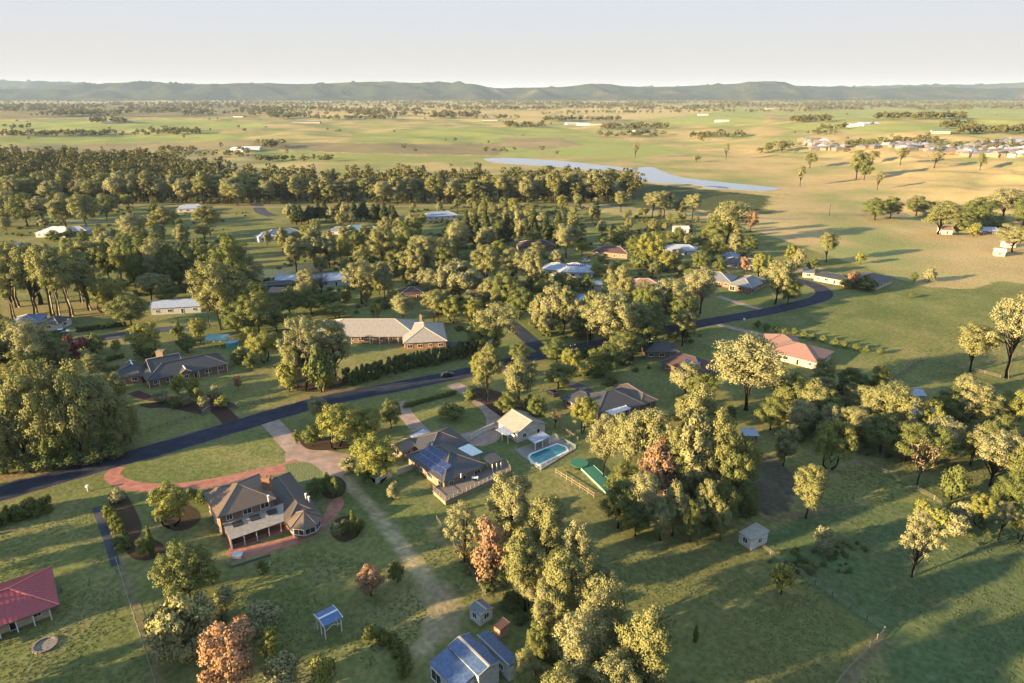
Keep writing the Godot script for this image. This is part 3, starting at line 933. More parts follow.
func houses() -> void:
	# ---- two-storey brick house with the cream veranda
	var r := house("brick_house", "two-storey brick house with dark hip roof and cream veranda roof", "house", [
		{e = [217.2,517.8, 276.2,498.5, 193.0,494.0], h = 5.3, r = "brown_tile_roof", w = "brick_wall", fl = 2, c = "cap", p = 25.0},
		{e = [287.0,523.0, 319.5,512.0, 270.0,478.0], h = 2.7, r = "dark_tile_roof", w = "brick_wall", p = 25.0, c = "cap"},
	])
	var g := wing_of([217.2,517.8, 276.2,498.5, 193.0,494.0], 5.3, 0.55)
	# veranda: a cream skillion on posts, with three dark roof lights
	var vb := MB.new()
	var off := r.position
	var hi := 3.35; var lo := 2.55; var dv := 5.4
	var L := g.l + 2.2
	slab(vb, g.at(0.3, -dv, lo) - off, g.at(L, -dv, lo) - off, g.at(L, -0.02, hi) - off, g.at(0.3, -0.02, hi) - off, 0.1)
	var ver := inst("veranda_roof", vb.mesh(), M.cream_roof, r)
	for i in 3:
		var lb := MB.new()
		var x0 := L * (0.22 + 0.27 * i)
		lb.box(Vector3.ZERO, Vector3(2.0, 0.14, 1.5), Basis(g.u, Vector3.UP, g.u.cross(Vector3.UP)) * Basis(Vector3.RIGHT, atan2(hi - lo, dv) * (1.0 if g.u.cross(Vector3.UP).dot(g.w) < 0 else -1.0)))
		inst("skylight", lb.mesh(), M.dark, ver, Transform3D(Basis.IDENTITY, g.at(x0, -1.6, lerpf(hi, lo, 1.6 / dv) + 0.09) - off))
	var pb := MB.new(); pb.box(Vector3(0, 1.2, 0), Vector3(0.16, 2.5, 0.16)); var pmesh := pb.mesh()
	var tb := Basis(g.u, Vector3.UP, g.u.cross(Vector3.UP))
	for i in 6: inst("post", pmesh, M.white_paint, r, Transform3D(tb, g.at(0.5 + (L - 0.7) * i / 5.0, -dv + 0.25, 0) - off))
	var ew := MB.new()
	ew.box(Vector3(0, 1.2, 0), Vector3(0.2, 2.5, dv - 0.4))
	inst("end_wall", ew.mesh(), M.brick_wall, r, Transform3D(tb, g.at(0.45, -dv * 0.5, 0) - off))
	ew = MB.new(); ew.box(Vector3(0, 0.3, 0), Vector3(L * 0.5, 0.9, 0.2))
	inst("parapet", ew.mesh(), M.brick_wall, r, Transform3D(tb, g.at(L * 0.3, -dv + 0.5, 0) - off))
	ew = MB.new(); ew.box(Vector3(0, 0.0, 0), Vector3(L, 0.2, dv))
	inst("veranda_floor", ew.mesh(), M.pink_paver, r, Transform3D(tb, g.at(L * 0.5, -dv * 0.5 - 0.1, 0) - off))
	var rl := MB.new()
	for y in [0.55, 0.95]: rl.bar(g.at(0.4, -dv + 0.25, y) - off, g.at(L * 0.55, -dv + 0.25, y) - off, 0.08, 0.12)
	inst("veranda_rail", rl.mesh(), M.timber, r)
	# faceted bay with a pointed roof and its window band
	var bc := gp(304.5, 519.0, 2.7)
	bc.y = 0
	var bay := MB.new(); var brf := MB.new(); var bwall := MB.new()
	var rad := 3.1
	var pts: Array = []
	for i in 8:
		var a := TAU * (i + 0.5) / 8 + atan2(-g.u.z, g.u.x)
		pts.append(Vector3(cos(a), 0, -sin(a)))
	for i in 8:
		var a: Vector3 = pts[i]; var e: Vector3 = pts[(i + 1) % 8]
		bwall.quad(a * rad + Vector3(0, -0.1, 0), e * rad + Vector3(0, -0.1, 0), e * rad + Vector3(0, 2.62, 0), a * rad + Vector3(0, 2.62, 0))
		brf.tri(a * (rad + 0.6) + Vector3(0, 2.68, 0), e * (rad + 0.6) + Vector3(0, 2.68, 0), Vector3(0, 4.7, 0))
		brf.tri(Vector3(0, 2.66, 0), e * (rad + 0.6) + Vector3(0, 2.66, 0), a * (rad + 0.6) + Vector3(0, 2.66, 0))
		bay.bar(a * (rad + 0.6) + Vector3(0, 2.75, 0), Vector3(0, 4.76, 0), 0.24, 0.12)
	var bx := Transform3D(Basis.IDENTITY, bc - off)
	inst("bay_wall", bwall.mesh(), M.brick_wall, r, bx)
	var brn := inst("bay_roof", brf.mesh(), M.brown_tile_roof, r, bx)
	inst("ridge_cap", bay.mesh(), M.cap, brn)
	for i in 8:
		var md: Vector3 = (pts[i] + pts[(i + 1) % 8]) * 0.5 * rad
		if facing(bc + md, md.normalized()): add_window(r, bc - off + md + Vector3(0, 1.55, 0), md.normalized(), 2.2, 1.35)
	chimney(r, 267.0, 484.0, 6.2, 7.9, 1.7, "orange_brick_wall")
	var fl := MB.new(); fl.cyl(Vector3.ZERO, 0.18, 1.3, 8); fl.cyl(Vector3(0, 1.3, 0), 0.28, 0.15, 8)
	for f in [[268.5, 499.0, 6.0], [309.0, 500.0, 4.0], [306.0, 497.0, 4.2]]: inst("flue", fl.mesh(), M.white_paint, r, Transform3D(Basis.IDENTITY, gp(f[0], f[1], f[2]) + Vector3(0, -0.6, 0) - off))

	# ---- low house with solar panels and a raised deck
	var solar_wings := [
		{e = [443.5,482.1, 486.5,464.0, 404.8,455.1], h = 2.9, r = "blue_roof", w = "pale_brick_wall", p = 25.0, c = "cap"},
		{e = [428.0,456.5, 470.5,443.5, 414.0,437.0], h = 2.9, r = "blue_roof", w = "pale_brick_wall", p = 25.0, c = "cap"},
		{e = [401.5,452.5, 416.0,446.0, 407.0,437.0], h = 2.7, k = "gable", r = "brown_tile_roof", w = "pale_brick_wall", p = 25.0, c = "cap"},
		{e = [424.0,441.5, 436.5,434.5, 416.0,432.5], h = 2.6, k = "skillion", r = "pale_blue_roof", w = "", p = 2.0, posts = 3, four = true},
		{e = [491.0,464.0, 503.5,459.5, 484.0,455.0], h = 3.4, k = "skillion", r = "blue_roof", w = "", p = 3.0, posts = 3, four = true},
	]
	r = house("brick_house", "brick house with dark blue roof, solar panels and railed deck", "house", solar_wings)
	g = wing_of(solar_wings[0].e, 2.9, 0.55)
	var tp := tan(deg_to_rad(25.0))
	# the hip end that looks at the sun: from the front eave corner A along w
	var hip_up := (g.u + Vector3(0, tp, 0)).normalized()
	var p0 := g.at(-0.2, 1.8, 2.9 + 0.35 * tp)
	var along := g.w
	solar(r, p0 + hip_up * 0.4 + along * 2.2, along, hip_up, 8, 3, [[0, 2], [7, 2]])
	solar(r, p0 + hip_up * 0.6 - along * 0.2, along, hip_up, 2, 2)
	var ts := MB.new()
	var wg := wing_of(solar_wings[1].e, 2.9, 0.55)
	var q0 := gp(455.0, 449.5, 3.55) - r.position
	slab(ts, q0, gp(466.0, 458.5, 3.2) - r.position, gp(483.0, 452.0, 3.2) - r.position, gp(469.0, 443.5, 3.55) - r.position, 0.05)
	inst("translucent_sheet", ts.mesh(), M.translucent_sheet, r)
	fl = MB.new(); fl.cyl(Vector3.ZERO, 0.15, 1.0, 8)
	for f in [[432.0, 446.0, 4.5], [440.0, 450.0, 4.5], [461.0, 476.0, 3.4]]: inst("flue", fl.mesh(), M.white_paint, r, Transform3D(Basis.IDENTITY, gp(f[0], f[1], f[2]) + Vector3(0, -0.4, 0) - r.position))
	# deck on a lattice skirt, boards, railing
	deck_of(r, [430.5,488.0, 445.5,501.5, 511.5,470.5, 506.0,460.5, 486.0,468.0, 444.0,486.0], 1.1)

	# ---- red roofed cottage
	r = house("red_roof_cottage", "cream cottage with a red corrugated metal roof", "house", [
		{e = [-70.0,652.0, 59.0,604.6, 50.0,566.8], h = 2.6, r = "red_roof", w = "cream_wall", p = 21.0, c = "red_cap", o = 1.5, posts = 7},
	])
	g = wing_of([-70.0,652.0, 59.0,604.6, 50.0,566.8], 2.6, 1.5)
	var ribs := MB.new()
	var t21 := tan(deg_to_rad(21.0))
	var half := (g.d + 3.0) * 0.5
	var xx := -1.2
	while xx < g.l + 1.4:
		var run := minf(half, minf(xx + 1.5, g.l + 1.5 - xx))
		for sgn in [0, 1]:
			var b0: float = -1.5 if sgn == 0 else g.d + 1.5
			var b1: float = b0 + (run if sgn == 0 else -run)
			ribs.bar(g.at(xx, b0, 2.62) - r.position, g.at(xx, b1, 2.62 + run * t21) - r.position, 0.035, 0.03)
		xx += 0.8
	var yy := -1.2
	while yy < g.d + 1.4:
		var run := minf(half, minf(yy + 1.5, g.d + 1.5 - yy))
		for sgn in [0, 1]:
			var a0: float = -1.5 if sgn == 0 else g.l + 1.5
			ribs.bar(g.at(a0, yy, 2.62) - r.position, g.at(a0 + (run if sgn == 0 else -run), yy, 2.62 + run * t21) - r.position, 0.035, 0.03)
		yy += 0.8
	inst("roof_rib", ribs.mesh(), M.red_roof, r).set_meta("kind", "stuff")

	# ---- big blue shed in three bays, two small sheds, the gazebo
	r = house("metal_shed", "large metal shed with three-bay blue roof", "shed", [
		{e = [448.1,645.7, 478.5,676.5, 470.6,634.0], h = 3.9, k = "gable", r = "shed_blue_roof", w = "grey_wall", p = 15.0, c = "gutter", o = 0.15, blank = true},
		{e = [428.6,662.3, 456.5,691.0, 448.5,649.0], h = 2.7, k = "skillion", r = "shed_blue_roof", w = "grey_wall", p = 11.0, c = "gutter", o = 0.12, gar = true},
		{e = [488.2,630.1, 520.4,660.5, 475.5,635.0], h = 2.9, k = "skillion", r = "shed_blue_roof", w = "grey_wall", p = 10.0, c = "gutter", o = 0.12},
	])
	house("garden_shed", "small grey gabled metal shed next to the blue roofed shed", "shed", [
		{e = [468.6,607.5, 480.0,616.5, 484.0,600.5], h = 2.3, k = "gable", r = "grey_roof", w = "white_wall", p = 18.0, c = "gutter", o = 0.12},
	])
	house("garden_hut", "tiny pinkish hut with brown roof between shed and gums", "hut", [
		{e = [492.5,624.6, 500.0,630.5, 505.5,620.0], h = 2.1, k = "skillion", r = "maroon_roof", w = "pink_wall", p = 5.0, o = 0.15},
	])
	r = house("gazebo", "open gazebo with blue roof on slim white posts", "gazebo", [
		{e = [313.8,614.5, 323.6,626.9, 333.3,606.0], h = 3.0, k = "cross", r = "sky_blue_roof", w = "", p = 9.0, c = "white_paint", o = 0.35, posts = 3, four = true},
	])
	g = wing_of([313.8,614.5, 323.6,626.9, 333.3,606.0], 3.0, 0.35)
	for s in [[g.at(0, 0, 0), g.at(0, g.d, 0)], [g.at(g.l, 0, 0), g.at(g.l, g.d, 0)]]:
		var xb := MB.new()
		xb.bar(s[0] + Vector3(0, 1.6, 0) - r.position, s[1] + Vector3(0, 2.8, 0) - r.position, 0.08, 0.08)
		xb.bar(s[0] + Vector3(0, 2.8, 0) - r.position, s[1] + Vector3(0, 1.6, 0) - r.position, 0.08, 0.08)
		inst("cross_brace", xb.mesh(), M.white_paint, r)

	# ---- cream garage by the pool
	house("garage", "cream gabled garage with blue awnings beside the swimming pool", "garage", [
		{e = [497.0,421.5, 517.0,434.0, 542.5,421.0], h = 2.8, k = "gable", r = "cream_roof", w = "white_wall", p = 24.0, c = "gutter", o = 0.35},
		{e = [495.5,429.5, 507.5,436.0, 513.0,431.0], h = 2.4, k = "skillion", r = "pale_blue_roof", w = "", p = 4.0, c = "gutter", o = 0.15, posts = 3},
		{e = [535.5,443.5, 551.0,436.5, 527.5,439.0], h = 2.3, k = "skillion", r = "pale_blue_roof", w = "", p = 5.0, c = "gutter", o = 0.15, posts = 3},
	])
	pool()

	# ---- slate roofed brick house with chimney
	r = house("brick_house", "long brick house with slate roof, tall chimney and entry gable", "house", [
		{e = [146.5,381.0, 228.5,363.5, 11.5], h = 2.7, r = "slate_roof", w = "brick_wall", p = 24.0, posts = 9},
		{e = [109.0,377.0, 142.5,376.0, 9.5], h = 2.6, r = "slate_roof", w = "brick_wall", p = 22.0, gar = true},
		{e = [151.0,373.0, 184.0,366.0, 10.0], h = 3.7, k = "gable", r = "slate_roof", w = "orange_brick_wall", p = 30.0, c = "gutter", o = 0.2, blank = true},
		{e = [180.0,373.5, 192.0,371.0, 6.0], h = 3.0, k = "cross", r = "slate_roof", w = "orange_brick_wall", p = 30.0, c = "white_paint", o = 0.3},
		{e = [128.0,368.0, 138.0,366.0, 5.0], h = 3.6, k = "cross", r = "slate_roof", w = "brick_wall", p = 30.0, c = "white_paint", o = 0.25, blank = true},
	])
	chimney(r, 161.0, 355.5, 6.6, 8.2, 2.2, "pale_brick_wall")
	r = house("garden_pavilion", "small open pavilion with teal roof and white posts", "pavilion", [
		{e = [204.5,340.5, 226.0,340.5, 6.5], h = 2.8, k = "gable", r = "teal_roof", w = "", p = 20.0, c = "gutter", o = 0.3, posts = 4, four = true},
	])
	var tk := thing("water_tank", "round green rainwater tank beside the teal pavilion", "water tank", gp(232.5, 347.5))
	var tkb := MB.new(); tkb.cyl(Vector3(0, -0.05, 0), 2.2, 2.4, 24); inst("tank_body", tkb.mesh(), M.tank_green, tk)
	tkb = MB.new(); tkb.cyl(Vector3(0, 2.35, 0), 2.3, 0.35, 24, 0.5); inst("lid", tkb.mesh(), M.pale_blue_roof, tk)

	# ---- cream roofed homestead
	r = house("homestead", "long low homestead with broad cream metal roof and brick end", "house", [
		{e = [312.0,337.0, 418.0,336.5, 19.0], h = 2.9, r = "cream_roof", w = "brick_wall", p = 21.0, c = "gutter", posts = 12, ins = 1.0},
		{e = [403.0,343.5, 447.5,341.0, 21.0], h = 2.9, r = "cream_roof", w = "orange_brick_wall", p = 22.0, c = "gutter"},
	])
	chimney(r, 421.0, 322.0, 5.0, 7.6, 0.9, "pale_brick_wall")

	# ---- houses along the road beyond the pool
	r = house("slate_house", "dark slate roofed house half hidden behind pale gums", "house", [
		{e = [597.0,414.0, 646.0,404.5, 13.0], h = 2.7, r = "slate_roof", w = "brick_wall", p = 24.0},
		{e = [560.0,398.0, 590.0,408.0, 9.0], h = 2.6, r = "slate_roof", w = "brick_wall", p = 22.0},
		{e = [640.0,404.0, 658.5,400.0, 14.0], h = 2.7, r = "dark_tile_roof", w = "brick_wall", p = 24.0, c = "cap"},
		{e = [599.0,407.5, 612.0,415.0, 629.0,408.0], h = 2.9, k = "skillion", r = "white_roof", w = "", p = 2.0, c = "gutter", o = 0.2, posts = 3, four = true},
	])
	house("terracotta_house", "cream walled house with a broad terracotta tile roof", "house", [
		{e = [766.0,350.0, 818.0,363.0, 14.5], h = 2.7, r = "terracotta_roof", w = "cream_wall", p = 20.0, c = "cap"},
		{e = [766.0,343.0, 800.0,346.0, 10.0], h = 2.7, r = "terracotta_roof", w = "cream_wall", p = 22.0, c = "cap"},
	])
	r = house("maroon_house", "dark maroon roofed house with a small solar array", "house", [
		{e = [660.0,362.0, 703.0,374.0, 12.0], h = 2.7, r = "maroon_roof", w = "brick_wall", p = 22.0},
		{e = [645.0,352.0, 680.0,352.0, 9.0], h = 2.7, r = "slate_roof", w = "brick_wall", p = 22.0},
	])
	g = wing_of([660.0,362.0, 703.0,374.0, 12.0], 2.7, 0.55)
	var t22 := tan(deg_to_rad(22.0))
	solar(r, g.at(g.l * 0.45, 0.6, 2.7 + 1.15 * t22), g.u, (g.w + Vector3(0, t22, 0)).normalized(), 5, 2)
	house("brick_house", "brick house with pale grey hip roof inside the road bend", "house", [
		{e = [684.0,276.5, 731.0,282.5, 13.0], h = 2.8, r = "grey_roof", w = "brick_wall", p = 22.0, c = "gutter"},
		{e = [727.3,284.0, 752.0,288.5, 761.0,279.0], h = 2.8, r = "grey_roof", w = "orange_brick_wall", p = 23.0, c = "gutter", gar = true},
	])
	house("low_house", "low cream house with dark roof planes by the green paddock", "house", [
		{e = [813.0,275.0, 848.0,281.5, 9.5], h = 2.7, r = "slate_roof", w = "cream_wall", p = 18.0, c = "dark_cap"},
		{e = [846.0,279.0, 878.0,285.0, 894.5,277.8], h = 2.7, r = "slate_roof", w = "cream_wall", p = 18.0, c = "dark_cap"},
		{e = [803.0,272.5, 815.0,273.5, 7.0], h = 2.5, k = "skillion", r = "grey_roof", w = "cream_wall", p = 4.0, c = "gutter", o = 0.2},
	])
	r = house("white_house", "pale blue-grey hip roofed house with a solar strip", "house", [
		{e = [539.0,269.0, 568.0,271.5, 12.0], h = 2.8, r = "pale_blue_roof", w = "white_wall", p = 23.0, c = "gutter"},
		{e = [560.0,272.5, 594.0,272.5, 15.0], h = 2.8, r = "pale_blue_roof", w = "white_wall", p = 23.0, c = "gutter"},
	])
	g = wing_of([560.0,272.5, 594.0,272.5, 15.0], 2.8, 0.55)
	var t23 := tan(deg_to_rad(23.0))
	solar(r, g.at(3.0, 4.0, 2.8 + 4.55 * t23), g.u, (g.w + Vector3(0, t23, 0)).normalized(), 9, 1)

	# ---- the far gardens
	var P := [
		["white bungalow with two pale gables beside tall wattles", "bungalow", [[664,250, 700,251, 11.0, "hip", "pale_blue_roof", "white_wall"], [676,250, 686,250.5, 9.0, "cross", "white_roof", "white_wall"]]],
		["house with navy roof beside an orange sapling", "house", [[722,262, 768,266, 10.0, "hip", "blue_roof", "cream_wall"], [720,256, 734,258, 10.0, "hip", "sky_blue_roof", "cream_wall"]]],
		["brick house with dark red roof among garden shrubs", "house", [[592,251, 628,254, 12.0, "hip", "maroon_roof", "pale_brick_wall"]]],
		["low house with plum roof behind a palm", "house", [[518,247, 556,246, 12.0, "hip", "maroon_roof", "brick_wall"]]],
		["house with faded pink roof behind feathery trees", "house", [[629,287, 664,287, 12.0, "hip", "terracotta_roof", "pink_wall"]]],
		["white farmhouse with pale blue roof and deep veranda", "house", [[427,217, 458,215, 12.0, "hip", "pale_blue_roof", "white_wall"]]],
		["long house with weathered teal roof before dark pines", "house", [[345,232, 379,228, 13.0, "hip", "teal_roof", "cream_wall"], [328,231, 350,231, 10.0, "hip", "grey_roof", "cream_wall"]]],
		["house with blue-grey roof on the open lawn", "house", [[266,236, 302,232, 12.0, "hip", "grey_roof", "white_wall"], [258,238, 276,236, 9.0, "hip", "pale_blue_roof", "white_wall"]]],
		["sprawling white bungalow with pale metal roof", "bungalow", [[34,233, 70,233, 14.0, "hip", "white_roof", "white_wall"], [62,232, 87,231, 12.0, "hip", "pale_blue_roof", "cream_wall"]]],
		["white house with grey roof past the white trunked grove", "house", [[-20,250, 21,249, 13.0, "hip", "pale_blue_roof", "white_wall"]]],
		["long pale blue roofed shed behind dark shrubs", "shed", [[149,309, 201,306, 10.0, "gable", "pale_blue_roof", "grey_wall"]]],
		["house with bright blue roof by the asphalt court", "house", [[8,326, 40,323, 12.0, "hip", "sky_blue_roof", "white_wall"], [36,324, 58,324, 9.0, "hip", "blue_roof", "white_wall"]]],
		["long white shed with lavender roof on the yellow strip", "shed", [[320,282, 352,279, 12.0, "gable", "pale_blue_roof", "grey_wall"], [274,280, 318,281, 9.0, "gable", "pale_blue_roof", "timber"]]],
		["small tan roofed shed by the dark carport", "shed", [[268,293, 283,293, 7.0, "gable", "terracotta_roof", "pale_brick_wall"]]],
		["dark open carport beside a tan roofed shed", "carport", [[266,286, 292,284, 6.0, "gable", "slate_roof", "timber"]]],
		["small house with red-brown roof and white posts", "house", [[400,294, 424,293, 9.0, "hip", "maroon_roof", "brick_wall"]]],
		["grey shed peeping out between dark gums", "shed", [[470,259, 480,259, 7.0, "gable", "pale_blue_roof", "grey_wall"]]],
		["low building with blue roof at the woodland edge", "house", [[176,209, 205,208, 12.0, "hip", "pale_blue_roof", "white_wall"]]],
		["pale shed roof showing behind clipped hedges", "shed", [[584,284, 602,285, 6.0, "gable", "white_roof", "white_wall"]]],
		["blue-grey shed among feathery trees", "shed", [[570,300, 586,300, 7.0, "gable", "sky_blue_roof", "grey_wall"]]],
		["white glasshouse beside the dirt track hedge", "glasshouse", [[674,229, 690,229, 7.0, "gable", "white_roof", "white_wall"]]],
		["blue-grey garage among the pale trees of the paddock edge", "garage", [[914,396, 927,396, 6.0, "gable", "pale_blue_roof", "white_wall"]]],
		["blue-grey house deep among the pale trees", "house", [[930,424, 958,422, 11.0, "hip", "pale_blue_roof", "white_wall"]]],
		["dark roofed hut swallowed by the gums", "hut", [[657,489, 678,487, 6.0, "gable", "slate_roof", "timber"]]],
		["small dark shed with pale blue roof by the bare yard", "shed", [[745,436, 760,436, 4.0, "skillion", "pale_blue_roof", "timber"]]],
		["white cottage with red roof below the dry slope", "cottage", [[942,230, 954,231, 8.0, "gable", "terracotta_roof", "white_wall"]]],
		["tin farm shed half hidden by slope trees", "shed", [[980,231, 1000,230, 9.0, "gable", "pale_blue_roof", "timber"]]],
		["pale farmhouse with brown roof below the dry slope", "farmhouse", [[990,229, 1016,228, 9.0, "hip", "brown_tile_roof", "pale_brick_wall"]]],
		["small white stable with low roof in the corner paddock", "stable", [[994,251, 1007,252, 6.0, "gable", "white_roof", "cream_wall"]]],
		["red roofed hut beside the corner stable", "hut", [[1006,243, 1018,243, 6.0, "gable", "terracotta_roof", "white_wall"]]],
	]
	for q in P:
		var ws: Array = []
		for w in q[2]:
			ws.append({e = [w[0], w[1], w[2], w[3], w[4]], h = 2.8, k = w[5], r = w[6], w = w[7], p = 22.0 if w[5] != "skillion" else 4.0, c = "gutter", o = 0.45})
		house(q[1].replace(" ", "_"), q[0], q[1], ws, "", 1)
	# the pale shed by the mown paddock
	house("field_shed", "pale shed with lean-to roof at the mown paddock's corner", "shed", [
		{e = [738.5,532.0, 752.5,541.0, 767.5,531.5], h = 2.4, k = "skillion", r = "cream_roof", w = "white_wall", p = 4.0, c = "gutter", o = 0.15},
	])

func deck_of(r: Node3D, pxs: Array, y: float) -> void:
	var pp := PackedVector2Array()
	for i in range(0, pxs.size(), 2):
		var p := gp(pxs[i], pxs[i + 1], y) - r.position
		pp.append(Vector2(p.x, p.z))
	inst("deck_floor", slab_poly(pp, y - 0.2, y), M.grey_timber, r)
	for i in 3:
		var a := pp[i]; var e := pp[i + 1]
		var a3 := Vector3(a.x, 0, a.y); var e3 := Vector3(e.x, 0, e.y)
		var d := (e3 - a3).normalized()
		var inn := Vector3(-d.z, 0, d.x)
		var cen := Vector3((pp[0].x + pp[2].x) * 0.5, 0, (pp[0].y + pp[2].y) * 0.5)
		if inn.dot(cen - a3) < 0: inn = -inn
		var L := a3.distance_to(e3)
		# skirt boards, each its own piece
		var nb := maxi(2, int(L / 1.2))
		var sb := MB.new(); sb.box(Vector3(0, y * 0.5 - 0.15, 0), Vector3(L / nb - 0.05, y - 0.2, 0.06))
		var sm := sb.mesh()
		var bs := Basis(d, Vector3.UP, d.cross(Vector3.UP))
		for j in nb: inst("skirt_panel", sm, M.pale_timber, r, Transform3D(bs, a3 + d * (L * (j + 0.5) / nb) + inn * 0.12))
		var pb := MB.new(); pb.box(Vector3(0, y + 0.5, 0), Vector3(0.12, 1.0, 0.12))
		var pm := pb.mesh()
		for j in nb + 1: inst("rail_post", pm, M.pale_timber, r, Transform3D(bs, a3 + d * (L * j / nb) + inn * 0.2))
		var rb := MB.new()
		rb.bar(a3 + inn * 0.2 + Vector3(0, y + 1.02, 0), e3 + inn * 0.2 + Vector3(0, y + 1.02, 0), 0.10, 0.06)
		rb.bar(a3 + inn * 0.2 + Vector3(0, y + 0.3, 0), e3 + inn * 0.2 + Vector3(0, y + 0.3, 0), 0.06, 0.06)
		inst("hand_rail", rb.mesh(), M.pale_timber, r)

func pool() -> void:
	var po := thing("swimming_pool", "turquoise swimming pool with pale coping in a paved terrace", "pool", gp(546, 455))
	var off := Vector2(po.position.x, po.position.z)
	var outer := px_poly([527,458, 531,464, 539,466.5, 569,452, 567,447.5, 557,444, 530,454.5])
	var inner := Geometry2D.offset_polygon(outer, -0.55)[0]
	var terr := px_poly([514,451, 541,470.5, 576,449, 553,436, 534,443])
	for i in outer.size(): outer[i] -= off
	for i in inner.size(): inner[i] -= off
	for i in terr.size(): terr[i] -= off
	inst("terrace", slab_poly(terr, -0.1, 0.22), M.deck_paver, po)
	inst("coping", slab_poly(outer, -0.1, 0.29), M.coping, po)
	inst("water", slab_poly(inner, -0.1, 0.31), M.pool_water, po)
	# pool fence: posts and panes between
	var fb := MB.new(); fb.box(Vector3(0, 0.75, 0), Vector3(0.07, 1.1, 0.07)); var fm := fb.mesh()
	var gl := StandardMaterial3D.new()
	gl.transparency = BaseMaterial3D.TRANSPARENCY_ALPHA
	gl.albedo_color = Color(0.8, 0.9, 0.92, 0.07); gl.roughness = 0.05
	for i in [0, 1, 2]:
		var a := terr[i]; var e := terr[(i + 1) % terr.size()]
		var a3 := Vector3(a.x, 0, a.y); var e3 := Vector3(e.x, 0, e.y)
		var d := (e3 - a3).normalized()
		var inn := Vector3(-d.z, 0, d.x)
		if inn.dot(-(a3 + e3)) < 0: inn = -inn
		var k := int(a3.distance_to(e3) / 1.8)
		var pb := MB.new(); pb.box(Vector3(0, 0.75, 0), Vector3(a3.distance_to(e3) / k - 0.16, 1.0, 0.02)); var pm := pb.mesh()
		for j in k + 1:
			inst("fence_post", fm, M.steel, po, Transform3D(Basis.IDENTITY, a3 + d * (a3.distance_to(e3) * j / k) + inn * 0.15))
			if j < k: inst("fence_pane", pm, gl, po, Transform3D(Basis(d, Vector3.UP, d.cross(Vector3.UP)), a3 + d * (a3.distance_to(e3) * (j + 0.5) / k) + inn * 0.15))

# ---------------------------------------------------------------- the far estate
func village() -> void:
	var r := RandomNumberGenerator.new(); r.seed = 77
	var roofs := ["grey_roof", "pale_blue_roof", "grey_roof", "slate_roof", "brown_tile_roof", "cream_roof", "grey_roof", "white_roof"]
	var walls := ["cream_wall", "pale_brick_wall", "brick_wall", "pale_brick_wall"]
	var meshes := {}
	var spots: Array = []
	for row in [[800, 826, 141.5, 5], [806, 828, 144.5, 5], [814, 846, 147.5, 6], [812, 840, 150, 5], [858, 880, 148.5, 4], [888, 930, 144.5, 6], [884, 934, 147.0, 7], [900, 1030, 150.5, 16], [930, 1040, 153.5, 15], [950, 1045, 147.5, 12], [980, 1045, 144.5, 8], [965, 1045, 156.0, 9], [1000, 1045, 141.5, 5]]:
		for i in row[3]:
			spots.append([lerpf(row[0], row[1], (i + 0.5 + r.randf_range(-0.25, 0.25)) / row[3]), row[2] + r.randf_range(-0.6, 0.6)])
	for s in spots:
		small_house(s[0], s[1], r.randf_range(12, 17), r.randf_range(9, 12), roofs[r.randi() % 8], walls[r.randi() % 4], r.randf_range(-0.5, 0.5), r, "estate_house", "", "houses of the far estate")
	# farms scattered over the plain
	for s in [[240,150.5, 24,16, "white farm building with pale roof beside a lone dark tree"], [252,149.5, 30,14, "long white farm shed beyond the woodland"], [115,123.5, 60,24, "big pale farm shed far across green fields"], [125,122.8, 40,22, "farm barn beside the big pale shed"], [572,124.5, 36,22, "white roofed farm shed before the windbreak"], [588,125.2, 60,24, "long white glasshouse roof beyond the lake"], [597,124.8, 40,18, "pale shed at the end of the long glasshouse"], [300,122.5, 40,20, "grey farm shed far beyond the pines"], [312,123, 50,20, "low pale barn on the far plain"], [490,120.5, 50,20, "pale barn on the brown ridge"], [722,121.8, 34,20, "lone white farmhouse in a green field"], [703,115.3, 40,20, "small white farm on the plain"], [856,126.6, 30,20, "white farmhouse in the pale meadow"], [868,125.2, 40,22, "white gabled barn in the pale meadow"], [828,106.5, 60,30, "distant white shed under the hills"], [935,99.5, 80,40, "distant pale shed on the far slope"], [900,101.0, 70,34, "distant barn on the far slope"], [770,109.0, 50,26, "distant cream farmhouse under the hills"], [640,132, 30,16, "farmhouse in trees beyond the lake"], [628,134, 26,16, "shed in trees beyond the lake"], [240,117, 44,20, "distant red roofed farm"], [940,133, 24,14, "small pale hut near the estate hedge"]]:
		small_house(s[0], s[1], s[2], s[3], "white_roof" if s[4].contains("white") else ("maroon_roof" if s[4].contains("red") else "grey_roof"), "white_wall" if s[4].contains("white") else "cream_wall", r.randf_range(-0.4, 0.4), r, "farm_building", s[4], "")

